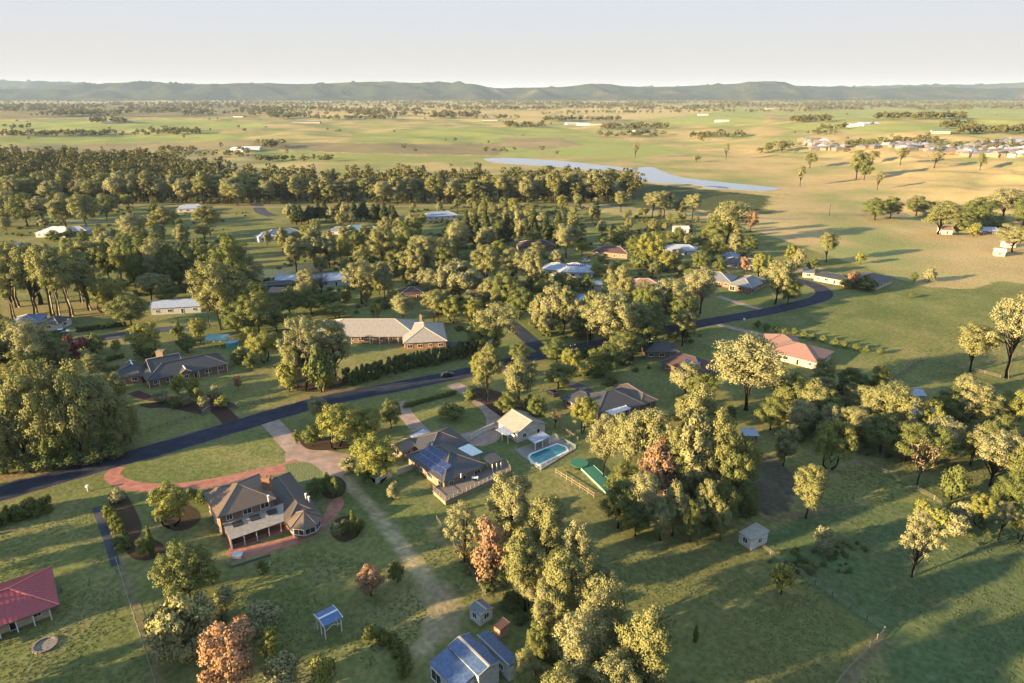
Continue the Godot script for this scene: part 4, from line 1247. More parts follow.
func small_house(px: float, py: float, l: float, w: float, roof: String, wall: String, turn: float, r: RandomNumberGenerator, called: String, label: String, group: String) -> void:
	var p := gp(px, py)
	var names := {"grey_roof": "grey", "pale_blue_roof": "pale blue", "white_roof": "white", "slate_roof": "dark", "brown_tile_roof": "brown", "cream_roof": "cream", "maroon_roof": "red"}
	if label == "":
		label = "%s roofed estate house beyond the dry slope, %s walls" % [names[roof], "cream" if wall == "cream_wall" else ("red brick" if wall == "brick_wall" else "pale brick")]
		group = "%s roofed houses of the far estate" % names[roof]
	var o := thing(called, label, "house" if called == "estate_house" else "farm building", p, turn, group)
	var g := Wing.new()
	g.o = Vector3(-l * 0.5, 0, w * 0.5); g.u = Vector3.RIGHT; g.w = Vector3(0, 0, -1); g.l = l; g.d = w; g.h = 3.0
	var rf := roof_of(g, "hip" if called == "estate_house" else "gable", 23.0 if called == "estate_house" else 14.0, 0.5)
	inst("roof", rf[0], M[roof], o)
	var b := MB.new(); b.box(Vector3(0, 0.9, 0), Vector3(l, 3.9, w))
	inst("wall", b.mesh(), M[wall], o)
	if rf[2]: inst("gable", rf[2], M[wall], o)
	if called == "estate_house":
		for x in [-l * 0.3, 0.0, l * 0.3]: add_window(o, Vector3(x, 1.5, w * 0.5), Vector3(0, 0, 1), 2.2, 1.3)

# ---------------------------------------------------------------- trees
class Leaves:
	var v := PackedVector3Array()
	var n := PackedVector3Array()
	var c := PackedColorArray()
	var ix := PackedInt32Array()
	var r := RandomNumberGenerator.new()

	func dirv() -> Vector3:
		var z := r.randf_range(-1, 1)
		var a := r.randf() * TAU
		var k := sqrt(1 - z * z)
		return Vector3(cos(a) * k, z, sin(a) * k)

	func leaf(p: Vector3, out: Vector3, s: float, long: float, droop: float, col: Color) -> void:
		var nn := (out + dirv() * 0.75).normalized()
		var t := nn.cross(dirv()).normalized()
		if droop > 0:
			t = (t + Vector3(0, -droop, 0)).normalized()
		var b := nn.cross(t).normalized()
		var k := v.size()
		v.append(p - t * s * long); v.append(p + b * s * 0.55); v.append(p + t * s * long); v.append(p - b * s * 0.55)
		var sn := (nn * 0.7 + out * 0.62).normalized()
		for i in 4:
			n.append(sn); c.append(col)
		ix.append(k); ix.append(k + 1); ix.append(k + 2); ix.append(k); ix.append(k + 2); ix.append(k + 3)

	func clump(p: Vector3, rad: Vector3, count: int, s: float, long: float, droop: float, c0: Color, c1: Color, centre: Vector3) -> void:
		var tone := r.randf()
		for i in count:                               # every leaf takes a random tone of its kind
			var d := dirv()
			if d.y < -0.35 and r.randf() < 0.55: d.y = -d.y      # fewer leaves hang below a spray than stand on top
			var q := p + d * rad * (0.35 + 0.8 * r.randf())
			var out := (d * 0.8 + (q - centre).normalized() * 0.45).normalized()
			var k := clampf(tone * 0.5 + r.randf() * 0.6 - 0.05, 0, 1)
			var cc := c0.lerp(c1, 0.3 + 0.4 * k)
			leaf(q, out, s * r.randf_range(0.55, 1.5), long, droop, cc)

	func mesh() -> ArrayMesh:
		var arr: Array = []
		arr.resize(Mesh.ARRAY_MAX)
		arr[Mesh.ARRAY_VERTEX] = v; arr[Mesh.ARRAY_NORMAL] = n; arr[Mesh.ARRAY_COLOR] = c; arr[Mesh.ARRAY_INDEX] = ix
		var m := ArrayMesh.new()
		m.add_surface_from_arrays(Mesh.PRIMITIVE_TRIANGLES, arr)
		return m

# a prototype: {crown, trunk, h, w, bark}; sizes in metres at scale one
func proto(key: String, sd: int, o: Dictionary) -> void:
	var lv := Leaves.new(); lv.r.seed = sd
	var r := RandomNumberGenerator.new(); r.seed = sd * 7 + 1
	var tb := MB.new()
	var H: float = o.h
	var W: float = o.w
	var low: float = o.get("low", 0.35)              # where the crown begins
	var cy := H * (low + (1.0 - low) * 0.5)
	var ry := H * (1.0 - low) * 0.5
	var lean := Vector3(r.randf_range(-0.05, 0.05), 0, r.randf_range(-0.05, 0.05)) * H
	var n: int = o.n
	var cs: float = o.get("cs", 1.5)                 # clump radius
	var shape: String = o.get("shape", "ball")
	var pts: Array = []
	var tries := 0
	while pts.size() < n and tries < n * 60:
		tries += 1
		var d := lv.dirv()
		var k := pow(r.randf(), 0.38)
		var q := d * k
		if shape == "gum":                            # flat-topped, hollow below, a few ragged lobes
			if q.y < -0.15 and Vector2(q.x, q.z).length() < 0.45: continue
			q.y = q.y * 0.9 + 0.05
			var lob := 0.72 + 0.28 * sin(atan2(q.z, q.x) * 3.0 + sd) + 0.12 * sin(atan2(q.z, q.x) * 5.0 + sd * 2.0)
			q.x *= lob; q.z *= lob
			if q.y < -0.2 and r.randf() < 0.35: continue
		elif shape == "cone":
			var t := (q.y + 1.0) * 0.5
			var m := 1.12 - t
			q.x *= m; q.z *= m
		elif shape == "column":
			var t := (q.y + 1.0) * 0.5
			var m := 0.75 + 0.35 * sin(t * PI) - t * 0.25
			q.x *= m; q.z *= m
		elif shape == "dome":
			if q.y < -0.75: continue
		var p := Vector3(q.x * (W * 0.5 - cs * 0.7), cy + q.y * (ry - cs * 0.55), q.z * (W * 0.5 - cs * 0.7)) + lean * (0.5 + 0.5 * q.y)
		var near := false
		for e in pts:
			if e.distance_to(p) < cs * o.get("gap", 0.75): near = true; break
		if near: continue
		pts.append(p)
	var ctr := Vector3(0, cy - ry * 0.2, 0) + lean * 0.5
	for p in pts:
		var s := r.randf_range(0.7, 1.25)
		lv.clump(p, Vector3(cs, cs * o.get("sq", 0.78), cs) * s, int(o.per * s * s), o.leaf, o.get("long", 0.9), o.get("droop", 0.0), o.c0, o.c1, ctr)
	# trunk and limbs that reach into the clumps
	var fork: float = H * low * o.get("fork", 0.75)
	var tr: float = o.get("tr", H * 0.014)
	var stems: int = o.get("stems", 1)
	for s in stems:
		var off := Vector3.ZERO if stems == 1 else Vector3(cos(TAU * s / stems), 0, sin(TAU * s / stems)) * W * 0.08
		var f := Vector3(0, fork, 0) + off * 2.2 + lean * 0.3
		tb.tube([off + Vector3(0, -0.3, 0), off + Vector3(0, 0.4, 0), off.lerp(f, 0.5) + Vector3(r.randf_range(-0.1, 0.1), 0, r.randf_range(-0.1, 0.1)) * tr * 6.0, f, Vector3(0, cy, 0) + lean * 0.5 + off * 2.5, Vector3(0, cy + ry * 0.55, 0) + lean * 0.7 + off * 2.5], [tr * 1.5, tr * 1.1, tr * 0.92, tr * 0.8, tr * 0.45, tr * 0.12], 7)
	var limbs: int = o.get("limbs", 12)
	for i in mini(limbs, pts.size()):
		var e: Vector3 = pts[(i * 7) % pts.size()]
		var y0 := lerpf(fork * 0.92, cy, r.randf() * 0.8)
		var a := Vector3(0, y0, 0) + lean * (y0 / H)
		var m := a.lerp(e, 0.5) + Vector3(0, -0.06 * a.distance_to(e), 0)
		tb.tube([a, m, e], [tr * 0.5, tr * 0.32, tr * 0.08], 5)
		if o.get("twigs", 0) > 0:
			for j in o.twigs:
				var q := m.lerp(e, r.randf()) 
				var t := e + lv.dirv() * Vector3(1, 0.8, 1) * cs * 1.8 + Vector3(0, cs * 0.6, 0)
				tb.tube([q, q.lerp(t, 0.5) + lv.dirv() * 0.2, t], [tr * 0.2, tr * 0.13, tr * 0.05], 4)
	PROTO[key] = {crown = lv.mesh(), trunk = tb.mesh(), h = H, w = W, bark = M[o.get("bark", "bark_dark")]}

func prototypes() -> void:
	var olive0 := Color(0.160, 0.168, 0.063); var olive1 := Color(0.210, 0.211, 0.081)
	var dk0 := Color(0.090, 0.112, 0.035); var dk1 := Color(0.128, 0.149, 0.044)
	var yg0 := Color(0.164, 0.177, 0.044); var yg1 := Color(0.220, 0.220, 0.060)
	var pale0 := Color(0.203, 0.203, 0.102); var pale1 := Color(0.257, 0.248, 0.123)
	for i in 6:
		proto("gum%d" % i, 100 + i, {h = 20.0, w = 14.0, low = [0.16, 0.24, 0.12, 0.28, 0.18, 0.22][i], n = [95, 74, 110, 66, 88, 80][i], cs = [1.35, 1.5, 1.25, 1.45, 1.3, 1.6][i], per = 190, leaf = 0.21, gap = [0.7, 0.9, 0.65, 1.0, 0.8, 0.85][i], long = 1.0, droop = 0.35, shape = "gum", c0 = olive0.lerp(pale0, i * 0.17), c1 = olive1.lerp(pale1, i * 0.18), bark = "bark_pale", limbs = 18, tr = 0.34})
	for i in 2:   # open-crowned with many showing limbs
		proto("open%d" % i, 140 + i, {h = 20.0, w = 17.0, low = 0.28, n = 62, cs = 1.25, per = 160, leaf = 0.20, droop = 0.3, shape = "gum", gap = 1.2, c0 = pale0, c1 = pale1, bark = "bark_white", limbs = 26, tr = 0.42, fork = 0.6})
	for i in 3: proto("grove%d" % i, 160 + i, {h = 20.0, w = 12.0, low = 0.20 + 0.07 * i, n = 74, cs = 1.25, per = 180, leaf = 0.21, droop = 0.3, shape = "gum", c0 = olive0, c1 = olive1, bark = "bark_white", limbs = 16, tr = 0.6, fork = 0.95})
	for i in 3:
		proto("dense%d" % i, 180 + i, {h = 14.0, w = 12.0, low = 0.08, n = 88, cs = 1.2, per = 180, leaf = 0.195, shape = "dome", c0 = dk0, c1 = dk1.lerp(olive1, i * 0.25), limbs = 8, tr = 0.28})
	for i in 3:
		proto("bushy%d" % i, 200 + i, {h = 16.0, w = 13.0, low = 0.06, n = 105, cs = 1.3, per = 190, leaf = 0.20, shape = "dome", gap = 0.8, c0 = olive0, c1 = olive1, limbs = 10, tr = 0.3})
	for i in 2:
		proto("lush%d" % i, 220 + i, {h = 11.0, w = 11.0, low = 0.16, n = 74, cs = 1.05, per = 175, leaf = 0.18, shape = "dome", c0 = yg0, c1 = yg1, limbs = 10, tr = 0.26, stems = 2})
	for i in 3:   # feathery she-oaks and wattles
		proto("feather%d" % i, 260 + i, {h = 17.0, w = 9.0, low = 0.14, n = 54, cs = 1.15, sq = 1.35, per = 220, leaf = 0.20, long = 1.6, droop = 0.9, shape = "column", c0 = olive0.lerp(pale0, 0.2 + 0.4 * i), c1 = olive1.lerp(pale1, 0.2 + 0.4 * i), limbs = 10, tr = 0.22})
	for i in 2:   # dark pines
		proto("pine%d" % i, 300 + i, {h = 18.0, w = 7.5, low = 0.08, n = 60, cs = 1.05, per = 150, leaf = 0.24, long = 1.4, shape = "cone", c0 = Color(0.028, 0.045, 0.02), c1 = Color(0.07, 0.085, 0.032), limbs = 8, tr = 0.24})
	proto("cypress", 330, {h = 6.0, w = 1.6, low = 0.02, n = 40, cs = 0.36, per = 110, leaf = 0.10, long = 1.3, shape = "cone", c0 = Color(0.06, 0.09, 0.02), c1 = Color(0.12, 0.14, 0.03), limbs = 2, tr = 0.1})
	proto("autumn", 340, {h = 12.0, w = 9.0, low = 0.12, n = 50, cs = 1.15, per = 190, leaf = 0.22, shape = "dome", c0 = Color(0.27, 0.155, 0.09), c1 = Color(0.34, 0.21, 0.125), limbs = 10, tr = 0.22})
	proto("russet", 345, {h = 9.0, w = 7.0, low = 0.14, n = 36, cs = 1.0, per = 150, leaf = 0.20, shape = "dome", c0 = Color(0.20, 0.13, 0.08), c1 = Color(0.30, 0.19, 0.11), limbs = 14, tr = 0.18, twigs = 2})
	proto("bare", 350, {h = 9.0, w = 9.0, low = 0.30, n = 30, cs = 0.9, per = 16, leaf = 0.14, shape = "dome", c0 = Color(0.28, 0.20, 0.14), c1 = Color(0.36, 0.26, 0.18), limbs = 30, tr = 0.20, twigs = 7, bark = "bark_pale"})
	proto("red_shrub", 360, {h = 3.5, w = 4.0, low = 0.04, n = 30, cs = 0.6, per = 90, leaf = 0.16, shape = "dome", c0 = Color(0.09, 0.02, 0.02), c1 = Color(0.16, 0.04, 0.035), limbs = 4, tr = 0.08})
	proto("shrub0", 370, {h = 3.0, w = 3.4, low = 0.0, n = 34, cs = 0.52, per = 80, leaf = 0.13, shape = "dome", c0 = dk0, c1 = dk1, limbs = 3, tr = 0.07})
	proto("shrub1", 371, {h = 3.0, w = 3.4, low = 0.0, n = 34, cs = 0.52, per = 80, leaf = 0.13, shape = "dome", c0 = yg0, c1 = yg1, limbs = 3, tr = 0.07})
	proto("shrub2", 372, {h = 3.0, w = 3.4, low = 0.0, n = 34, cs = 0.52, per = 80, leaf = 0.13, shape = "dome", c0 = pale0, c1 = pale1, limbs = 6, tr = 0.07})
	proto("shrub3", 373, {h = 8.0, w = 9.0, low = 0.0, n = 80, cs = 1.0, per = 150, leaf = 0.20, long = 1.3, shape = "dome", c0 = pale0.lerp(olive0, 0.3), c1 = pale1.lerp(olive1, 0.3), limbs = 6, tr = 0.12})
	# palm
	var lv := Leaves.new(); lv.r.seed = 9
	for i in 26:
		var a := TAU * i * 0.382; var t := i / 26.0
		var d := Vector3(cos(a), 0, sin(a))
		var last := Vector3(0, 8, 0)
		for s in range(1, 12):
			var k := s / 11.0
			var p := Vector3(0, 8, 0) + d * 3.2 * k + Vector3(0, 1.6 * (1 - t) * k * 2.0 - 3.2 * k * k * (0.5 + t), 0)
			for w in [-1, 1]:
				lv.leaf(p + d.cross(Vector3.UP) * w * 0.25, Vector3.UP, 0.34, 1.2, 0.4, Color(0.11, 0.12, 0.035))
			last = p
	var tb := MB.new(); tb.tube([Vector3(0, -0.3, 0), Vector3(0.1, 4, 0), Vector3(0, 8, 0)], [0.26, 0.2, 0.18], 8)
	PROTO["palm"] = {crown = lv.mesh(), trunk = tb.mesh(), h = 9.0, w = 6.4, bark = M.bark_dark}

var KIND := {
	"g": ["gum", 6, "gum_tree", "olive crowned gum tree", "gum tree"],
	"o": ["open", 2, "gum_tree", "open crowned pale limbed gum tree", "gum tree"],
	"G": ["grove", 3, "gum_tree", "white trunked grove gum tree", "gum tree"],
	"d": ["dense", 3, "broadleaf_tree", "dense dark green broadleaf tree", "tree"],
	"D": ["bushy", 3, "broadleaf_tree", "bushy olive-gold broadleaf tree", "tree"],
	"l": ["lush", 2, "broadleaf_tree", "bright yellow-green leafy tree", "tree"],
	"f": ["feather", 3, "wattle_tree", "feathery upright wattle tree", "wattle tree"],
	"p": ["pine", 2, "pine_tree", "dark narrow pine tree", "pine tree"],
	"c": ["cypress", 1, "cypress", "slim dark cypress", "cypress"],
	"a": ["autumn", 1, "autumn_tree", "orange autumn leaved tree", "tree"],
	"r": ["russet", 1, "russet_tree", "russet half bare tree", "tree"],
	"b": ["bare", 1, "bare_tree", "bare twiggy pinkish tree", "tree"],
	"R": ["red_shrub", 1, "red_shrub", "dark red leaved shrub", "shrub"],
	"s": ["shrub0", 1, "shrub", "round dark green shrub", "shrub"],
	"y": ["shrub1", 1, "shrub", "bright yellow-green shrub", "shrub"],
	"w": ["shrub2", 1, "shrub", "pale straw coloured shrub", "shrub"],
	"W": ["shrub3", 1, "large_shrub", "huge rounded pale shrub", "shrub"],
	"P": ["palm", 1, "palm_tree", "feather leaved palm", "palm"],
}
var LANDMARKS := [
	[260,520,"two-storey brick house"], [450,470,"solar panelled house"], [30,605,"red roofed cottage"], [470,665,"blue roofed shed"],
	[330,620,"gazebo"], [545,455,"swimming pool"], [170,375,"slate roofed brick house"], [220,343,"teal pavilion"], [380,335,"cream roofed homestead"],
	[605,400,"slate house by the pool"], [800,355,"terracotta roofed house"], [685,362,"maroon roofed house"], [730,282,"grey roofed house in the bend"],
	[850,278,"low cream house"], [565,268,"solar strip house"], [680,248,"white gabled bungalow"], [745,262,"navy roofed house"], [610,250,"dark red roofed house"],
	[536,244,"plum roofed house"], [646,284,"pink roofed house"], [442,215,"white farmhouse"], [355,229,"teal roofed house"], [280,234,"blue-grey house on the lawn"],
	[60,232,"sprawling white bungalow"], [175,306,"long pale blue shed"], [30,324,"bright blue roofed house"], [330,280,"lavender roofed shed"], [412,292,"red-brown house with white posts"],
	[190,206,"blue roof at the woodland"], [752,538,"pale field shed"], [668,485,"hut swallowed by gums"], [752,434,"bare yard"], [940,410,"blue-grey house of the paddock edge"],
	[948,228,"red roofed white cottage"], [1000,240,"corner stable"], [50,280,"white trunked grove"], [300,400,"road verge"], [970,480,"rough paddock"], [760,585,"mown paddock"], [870,200,"dry slope track"],
	[620,200,"lake shore track"], [460,300,"middle gardens"], [545,310,"side road"], [600,560,"shelter belt of gums"],
]
var tree_count := {}

func tree(k: String, x: float, ytop: float, ybase: float, wpx: float, label := "", lean := 0.0) -> Node3D:
	var kd: Array = KIND[k]
	var base := gp(x, ybase)
	var h := clampf(height_to(base, x, ytop), 0.6, 34.0)
	var w := clampf(1.12 * wpx * depth_of(base) / FOCAL, 0.5, 36.0)
	tree_count[k] = tree_count.get(k, 0) + 1
	var key: String = kd[0] + (str(posmod(tree_count[k] + int(x), int(kd[1]))) if kd[1] > 1 else "")
	var pr: Dictionary = PROTO[key]
	var group := ""
	if label == "":
		var best := 1e9; var lm := ""
		for q in LANDMARKS:
			var g := gp(q[0], q[1])
			var dd := g.distance_to(base)
			if dd < best: best = dd; lm = q[2]
		var sz := ""
		var shrubby: bool = k in ["s", "y", "w", "R", "W"]
		if not shrubby: sz = "tall " if h > 17.0 else ("" if h > 9.0 else "small ")
		else: sz = "large " if h > 3.2 else ("" if h > 1.6 else "low ")
		label = "%s%s %s the %s" % [sz, kd[3], "near" if best > 16 else "beside", lm]
		group = "%s%ss by the %s" % [sz, kd[3], lm]
	var o := thing(kd[2], label, kd[4], base, rng.randf() * TAU, group)
	var sx: float = w / pr.w; var sy: float = h / pr.h
	# keep the crown's proportions believable
	sx = clampf(sx, sy * 0.6, sy * 2.2)
	var bs := Basis.from_scale(Vector3(sx, sy, sx))
	if lean != 0.0: bs = Basis(Vector3(0, 0, 1).rotated(Vector3.UP, -o.rotation.y), lean) * bs
	inst("trunk", pr.trunk, pr.bark, o, Transform3D(bs))
	inst("crown", pr.crown, M.leaf, o, Transform3D(bs))
	return o

func trees() -> void:
	# kind, x, top row, foot row, crown width in the photograph, label (only where it is one of its own)
	var T := [
		# shelter belt of gums down to the lower edge
		["o",465,503,566,44,"pale open gum at the head of the shelter belt"], ["r",492,520,590,40,"russet half bare tree inside the shelter belt"], ["g",513,469,556,52,"broad olive gum by the deck's lower corner"],
		["g",545,494,575,44], ["g",525,528,612,46], ["g",560,545,645,52], ["g",598,576,668,50], ["g",575,612,700,54], ["g",548,580,655,40], ["g",640,602,706,62,"tall gum with bare limbs ending the shelter belt"], ["g",612,650,725,52], ["d",590,640,690,34], ["g",530,650,712,40], ["g",560,668,745,48],
		["g",575,520,600,36], ["d",540,620,664,26],
		# gums between pool and yard
		["g",604,414,478,36], ["g",625,408,486,42], ["g",648,402,490,46], ["g",668,425,500,38], ["r",655,440,506,36,"russet half bare tree beside the hidden hut"], ["g",693,378,470,40,"tall leafy gum rising over the bare yard"], ["g",708,405,500,46], ["f",690,410,505,40], ["d",728,430,505,34], ["l",742,440,492,20],
		["g",640,470,530,40], ["d",618,478,528,36], ["g",660,495,540,34], ["f",700,478,534,26], ["d",722,478,528,28], ["f",720,500,540,20], ["d",745,478,516,22], ["d",690,500,542,24], ["f",672,480,536,26], ["d",635,500,536,30],
		["g",746,332,410,72,"great spreading gum behind the bare yard"], 
		["f",684,360,396,30], ["d",700,372,405,30], ["f",783,424,466,25,"conical leafy tree at the edge of the bare yard"], ["g",806,465,518,38,"shaded gum on a red earth patch"], ["l",829,420,470,38,"round yellow-green tree by the rough paddock fence"],
		["f",815,380,425,32], ["d",790,372,412,36], ["d",770,395,430,30], ["d",852,368,392,28,"dark rounded tree beside the terracotta house lawn"], ["g",850,404,446,32], ["g",883,380,440,52], ["g",866,384,436,34], ["d",880,412,452,42], ["d",905,420,462,36], ["l",925,398,446,24], ["g",968,376,432,40], ["d",948,384,430,32], ["d",935,425,465,34], ["b",916,432,488,34,"bare twiggy pink tree before the rough paddock"], ["o",990,428,486,60,"flat branching gum above the weedy gully"], ["d",992,415,462,32], ["d",1008,470,512,34], ["d",1024,440,500,40], ["s",951,467,500,27,"clipped two-tone rounded bush in the rough paddock"],
		["l",977,494,524,22], ["o",998,502,540,24,"small pale trunked gum at the weedy gully"], ["l",1019,505,540,26], ["o",912,512,577,42,"lone leaning gum in the rough paddock"],
		["g",970,322,372,42], ["o",1006,291,378,58,"big pale trunked gum alone in the green paddock"],
		# around the red-brown pile and the yellow bush
		["y",781,562,594,24,"bright yellow bush at the mown paddock corner"], ["w",823,528,552,22,"brown heap-like dead bush near the gully"],
		 ["y",935,508,528,24], ["w",955,516,536,24], ["y",920,500,520,18], ["w",960,500,520,20],
		["c",695,624,642,6], 
		# garden of the two-storey house
		["l",172,483,527,40,"round gold-green tree beside the two-storey house"], ["y",144,539,556,14], ["c",153,524,556,8,"little cypress in the round mulch bed"], ["w",118,489,503,16], ["d",192,542,604,54,"big dark glossy tree below the two-storey house"], ["y",213,565,584,16], ["w",225,586,606,21,"round brown clipped bush"], ["W",187,598,660,60,"huge rounded pale shrub beside the wire fence"], ["a",234,624,700,54,"orange autumn tree at the foot of the garden"], ["b",225,604,634,16], ["w",264,603,634,36], ["y",271,630,656,26], ["w",285,655,690,36], ["r",371,566,596,28,"pinkish russet bush on the long lawn"], ["s",397,561,584,17], ["y",325,654,690,24], ["c",354,508,537,7,"slim upright cypress beside the brick terrace"], ["s",264,560,576,9], 
		["s",316,478,497,16], ["s",328,473,492,14], ["s",336,478,498,14], ["s",344,520,534,14], ["w",338,522,536,12], ["s",360,518,532,12], ["s",204,492,504,14], ["s",192,488,500,14], ["s",215,487,497,12],
		["l",378,435,482,46,"bright yellow-green tree beside the solar panelled house"], ["w",349,455,472,17], ["w",393,482,500,13], ["s",365,462,484,14],
		["g",319,396,424,24,"sunlit bushy tree on the road verge"], ["d",313,424,446,20], ["l",338,404,448,44,"spreading leafy tree beside the concrete drive"], ["l",364,408,442,36], ["d",391,399,428,22], ["s",298,430,444,8],
		["s",452,403,418,26,"flat dark oval shrub in the middle of a lawn"], ["g",487,342,402,30], ["g",518,354,408,40], ["l",479,352,384,18], ["d",538,393,424,20], ["b",555,407,428,17,"bare pinkish bush behind the cream garage"], ["l",583,396,432,28,"rounded gold-green tree behind the pool"], ["d",508,390,416,24], ["s",470,388,402,14],
		["d",557,337,362,32], ["d",558,363,388,30,"clipped dome of a tree by the dark drive"], ["d",603,341,376,36], ["s",530,395,412,14],
		# slate roofed brick house and the road's far side
		["D",15,372,462,48], ["D",50,356,466,50], ["D",85,354,462,48], ["g",110,368,455,38], ["D",126,392,452,32], ["g",28,380,470,44], ["d",68,395,464,46], ["D",-30,365,470,70], ["D",5,400,474,40], ["d",100,405,458,34],
		["s",8,452,474,30], ["s",30,454,472,28], ["s",52,450,470,30], ["s",74,448,467,28], ["s",96,446,463,28], ["s",118,440,458,26],
		["R",75,334,360,26], ["s",97,334,354,20], ["y",117,340,351,10], ["s",188,334,353,18,"clipped ball shrub behind the slate roof"], ["l",150,322,358,36], ["s",146,344,358,20], ["y",180,374,396,12], ["y",194,377,396,12], ["w",186,390,406,12], ["y",200,388,404,10], ["w",205,396,410,12], ["y",222,396,408,15], ["w",216,385,400,14], ["w",162,390,402,16], ["a",239,374,390,8,"little orange sapling on the lawn"], ["s",238,350,364,14], ["s",252,352,370,16], ["w",243,345,362,10], ["s",175,396,408,14],
		["o",307,314,390,46,"white trunked gum by the homestead hedge"], ["g",337,314,380,46], ["g",296,335,388,32], ["y",290,362,392,24], ["y",330,372,388,14], ["l",266,330,362,32], ["l",252,326,352,20], ["s",322,345,392,26],
		["s",179,321,340,12], ["l",200,317,342,20], ["d",12,322,378,40], ["g",36,318,382,44], ["d",54,328,372,28], ["g",-8,330,385,40], ["d",30,345,385,40],
		["g",222,256,330,46], ["g",238,265,330,36], ["d",260,290,336,36], ["d",245,300,338,36], ["d",232,232,290,44], ["d",277,300,332,28], ["g",210,285,326,28],
		# white trunked grove
		["G",13,243,302,27], ["G",18,239,307,36], ["G",36,241,314,35], ["G",41,238,304,35], ["G",54,242,320,36], ["G",61,247,322,31], ["G",72,246,316,34], ["G",82,243,302,26], ["G",90,254,310,32], ["G",14,256,318,28],
		["d",82,238,285,26], ["g",96,236,285,28], ["d",110,238,284,28], ["g",122,235,284,30], ["d",136,236,288,30], ["d",149,236,290,30], ["g",161,236,290,32], ["d",175,240,290,30], ["d",190,242,288,30], ["d",206,243,288,30], ["l",104,278,312,26], ["l",118,276,312,26], ["g",152,272,302,26], ["d",132,294,326,38], ["d",168,282,304,24],
		# gardens towards the woodland
		["g",66,191,230,34], ["g",88,192,232,32], ["g",133,213,244,30], ["g",163,205,238,28], ["g",211,203,236,30], ["g",10,188,222,26], ["d",28,192,226,28], ["g",45,195,226,24], ["d",112,194,212,20], ["l",129,193,210,12], ["l",5,218,230,8], ["s",70,228,240,14], ["s",55,230,242,16], ["g",238,182,206,28], ["g",268,230,248,9], ["f",283,226,254,14], ["g",297,234,272,24], ["f",316,226,268,26], ["f",330,230,268,20], ["f",345,225,252,13], ["d",358,230,258,16], ["g",384,224,272,32], ["g",362,260,304,34], ["f",385,260,298,20], ["d",408,224,264,32], ["g",414,240,284,30], ["l",393,288,308,13], ["g",404,294,322,28], ["l",376,302,320,12], ["l",338,302,318,24], ["g",307,268,296,22], ["b",322,270,294,18], ["d",290,286,316,28], ["d",312,286,314,28], ["d",330,290,312,20], ["d",270,292,320,24], ["l",300,312,332,26],
		["g",434,288,322,24], ["l",452,294,322,26], ["l",472,296,322,24], ["g",495,302,354,48,"dark spreading tree at the homestead's end"], ["d",486,315,358,34], ["d",520,342,362,22], ["f",460,258,302,38], ["f",444,264,302,24], ["g",430,268,302,26], ["f",490,276,306,24], ["f",503,280,306,20], ["g",427,232,280,34], ["g",458,220,262,28], ["g",486,224,256,24], ["d",444,238,270,28], ["d",470,250,276,26], ["g",488,242,290,32], ["g",513,246,290,30], ["g",531,246,294,26], ["d",505,270,310,30], ["d",520,285,320,28], ["d",544,278,302,22], ["f",552,281,330,30], ["f",564,284,332,26], ["f",540,292,330,22], ["f",576,296,334,22], ["f",588,290,334,20],
		["p",466,210,248,14], ["p",476,211,248,14], ["p",488,210,248,15], ["p",508,210,246,14], ["f",520,208,246,16], ["p",533,209,246,14], ["p",546,210,246,14], ["p",556,211,246,14], ["g",566,222,258,32], ["P",532,232,252,14], ["P",608,274,300,15,"palm rising over garden shrubs"], ["l",582,240,256,12], ["d",578,220,240,20],
		["g",607,288,352,52], ["g",622,262,312,34], ["g",632,298,350,40], ["d",590,300,340,30], ["d",650,300,345,34], ["g",664,274,326,46], ["d",645,280,330,30], ["d",680,290,330,30], ["g",700,266,314,34,"leafy gum on the lawn of the bend house"], ["g",682,307,346,24], ["c",654,319,340,10,"little gold cypress at the road's edge"], ["d",640,318,352,30], ["d",625,330,360,32], ["g",775,256,304,36,"shady gum inside the road bend"], ["d",788,276,304,22], ["l",758,252,280,16], ["a",744,256,274,11,"orange sapling beside the navy roof"], ["l",790,244,266,14], ["w",798,248,268,10], ["s",768,255,268,6],
		["g",621,190,212,18], ["g",652,190,218,21], ["g",664,189,218,19], ["g",692,192,219,20], ["f",680,197,217,14], ["g",727,199,244,40], ["d",716,215,244,24], ["r",750,210,232,14], ["l",650,230,268,28], ["d",636,234,262,22], ["l",712,238,262,20], ["w",734,236,252,12], ["d",748,235,252,18], ["d",700,250,272,20], ["l",665,250,272,18], ["s",640,252,268,24], ["d",618,226,250,22], ["s",690,268,280,16], ["y",598,262,276,16], ["s",585,274,290,20], ["s",570,276,292,18], ["s",556,274,290,16],
		["g",826,231,262,20,"lone pale tree between paddock and dry slope"], ["d",875,197,220,24], ["d",890,196,218,20], ["d",916,195,216,22], ["g",938,200,234,38], ["d",962,205,228,24], ["d",978,196,226,30], ["g",1002,187,220,40], ["d",1022,192,226,26], ["y",973,222,236,14], ["y",958,223,234,10], ["g",1012,222,252,34], ["d",990,214,232,26], ["y",860,252,264,10], ["w",928,267,282,13], ["s",913,272,282,8], ["s",911,292,298,5], ["d",812,258,274,12], ["a",853,271,288,14,"orange tinged bush before the low cream house"], ["s",866,276,290,22], ["s",845,278,288,14],
	]
	for t in T:
		tree(t[0], t[1], t[2], t[3], t[4], t[5] if t.size() > 5 else "")
	# the row of small round bushes behind the terracotta house
	for b in [[757,320,328], [766,323,331], [776,325,333], [785,328,335], [794,328,335], [804,331,338], [813,333,340], [823,335,342], [835,338,346], [845,341,348], [856,343,350], [867,346,352], [880,348,354]]:
		tree("s", b[0], b[1], b[2], 8.0, "")
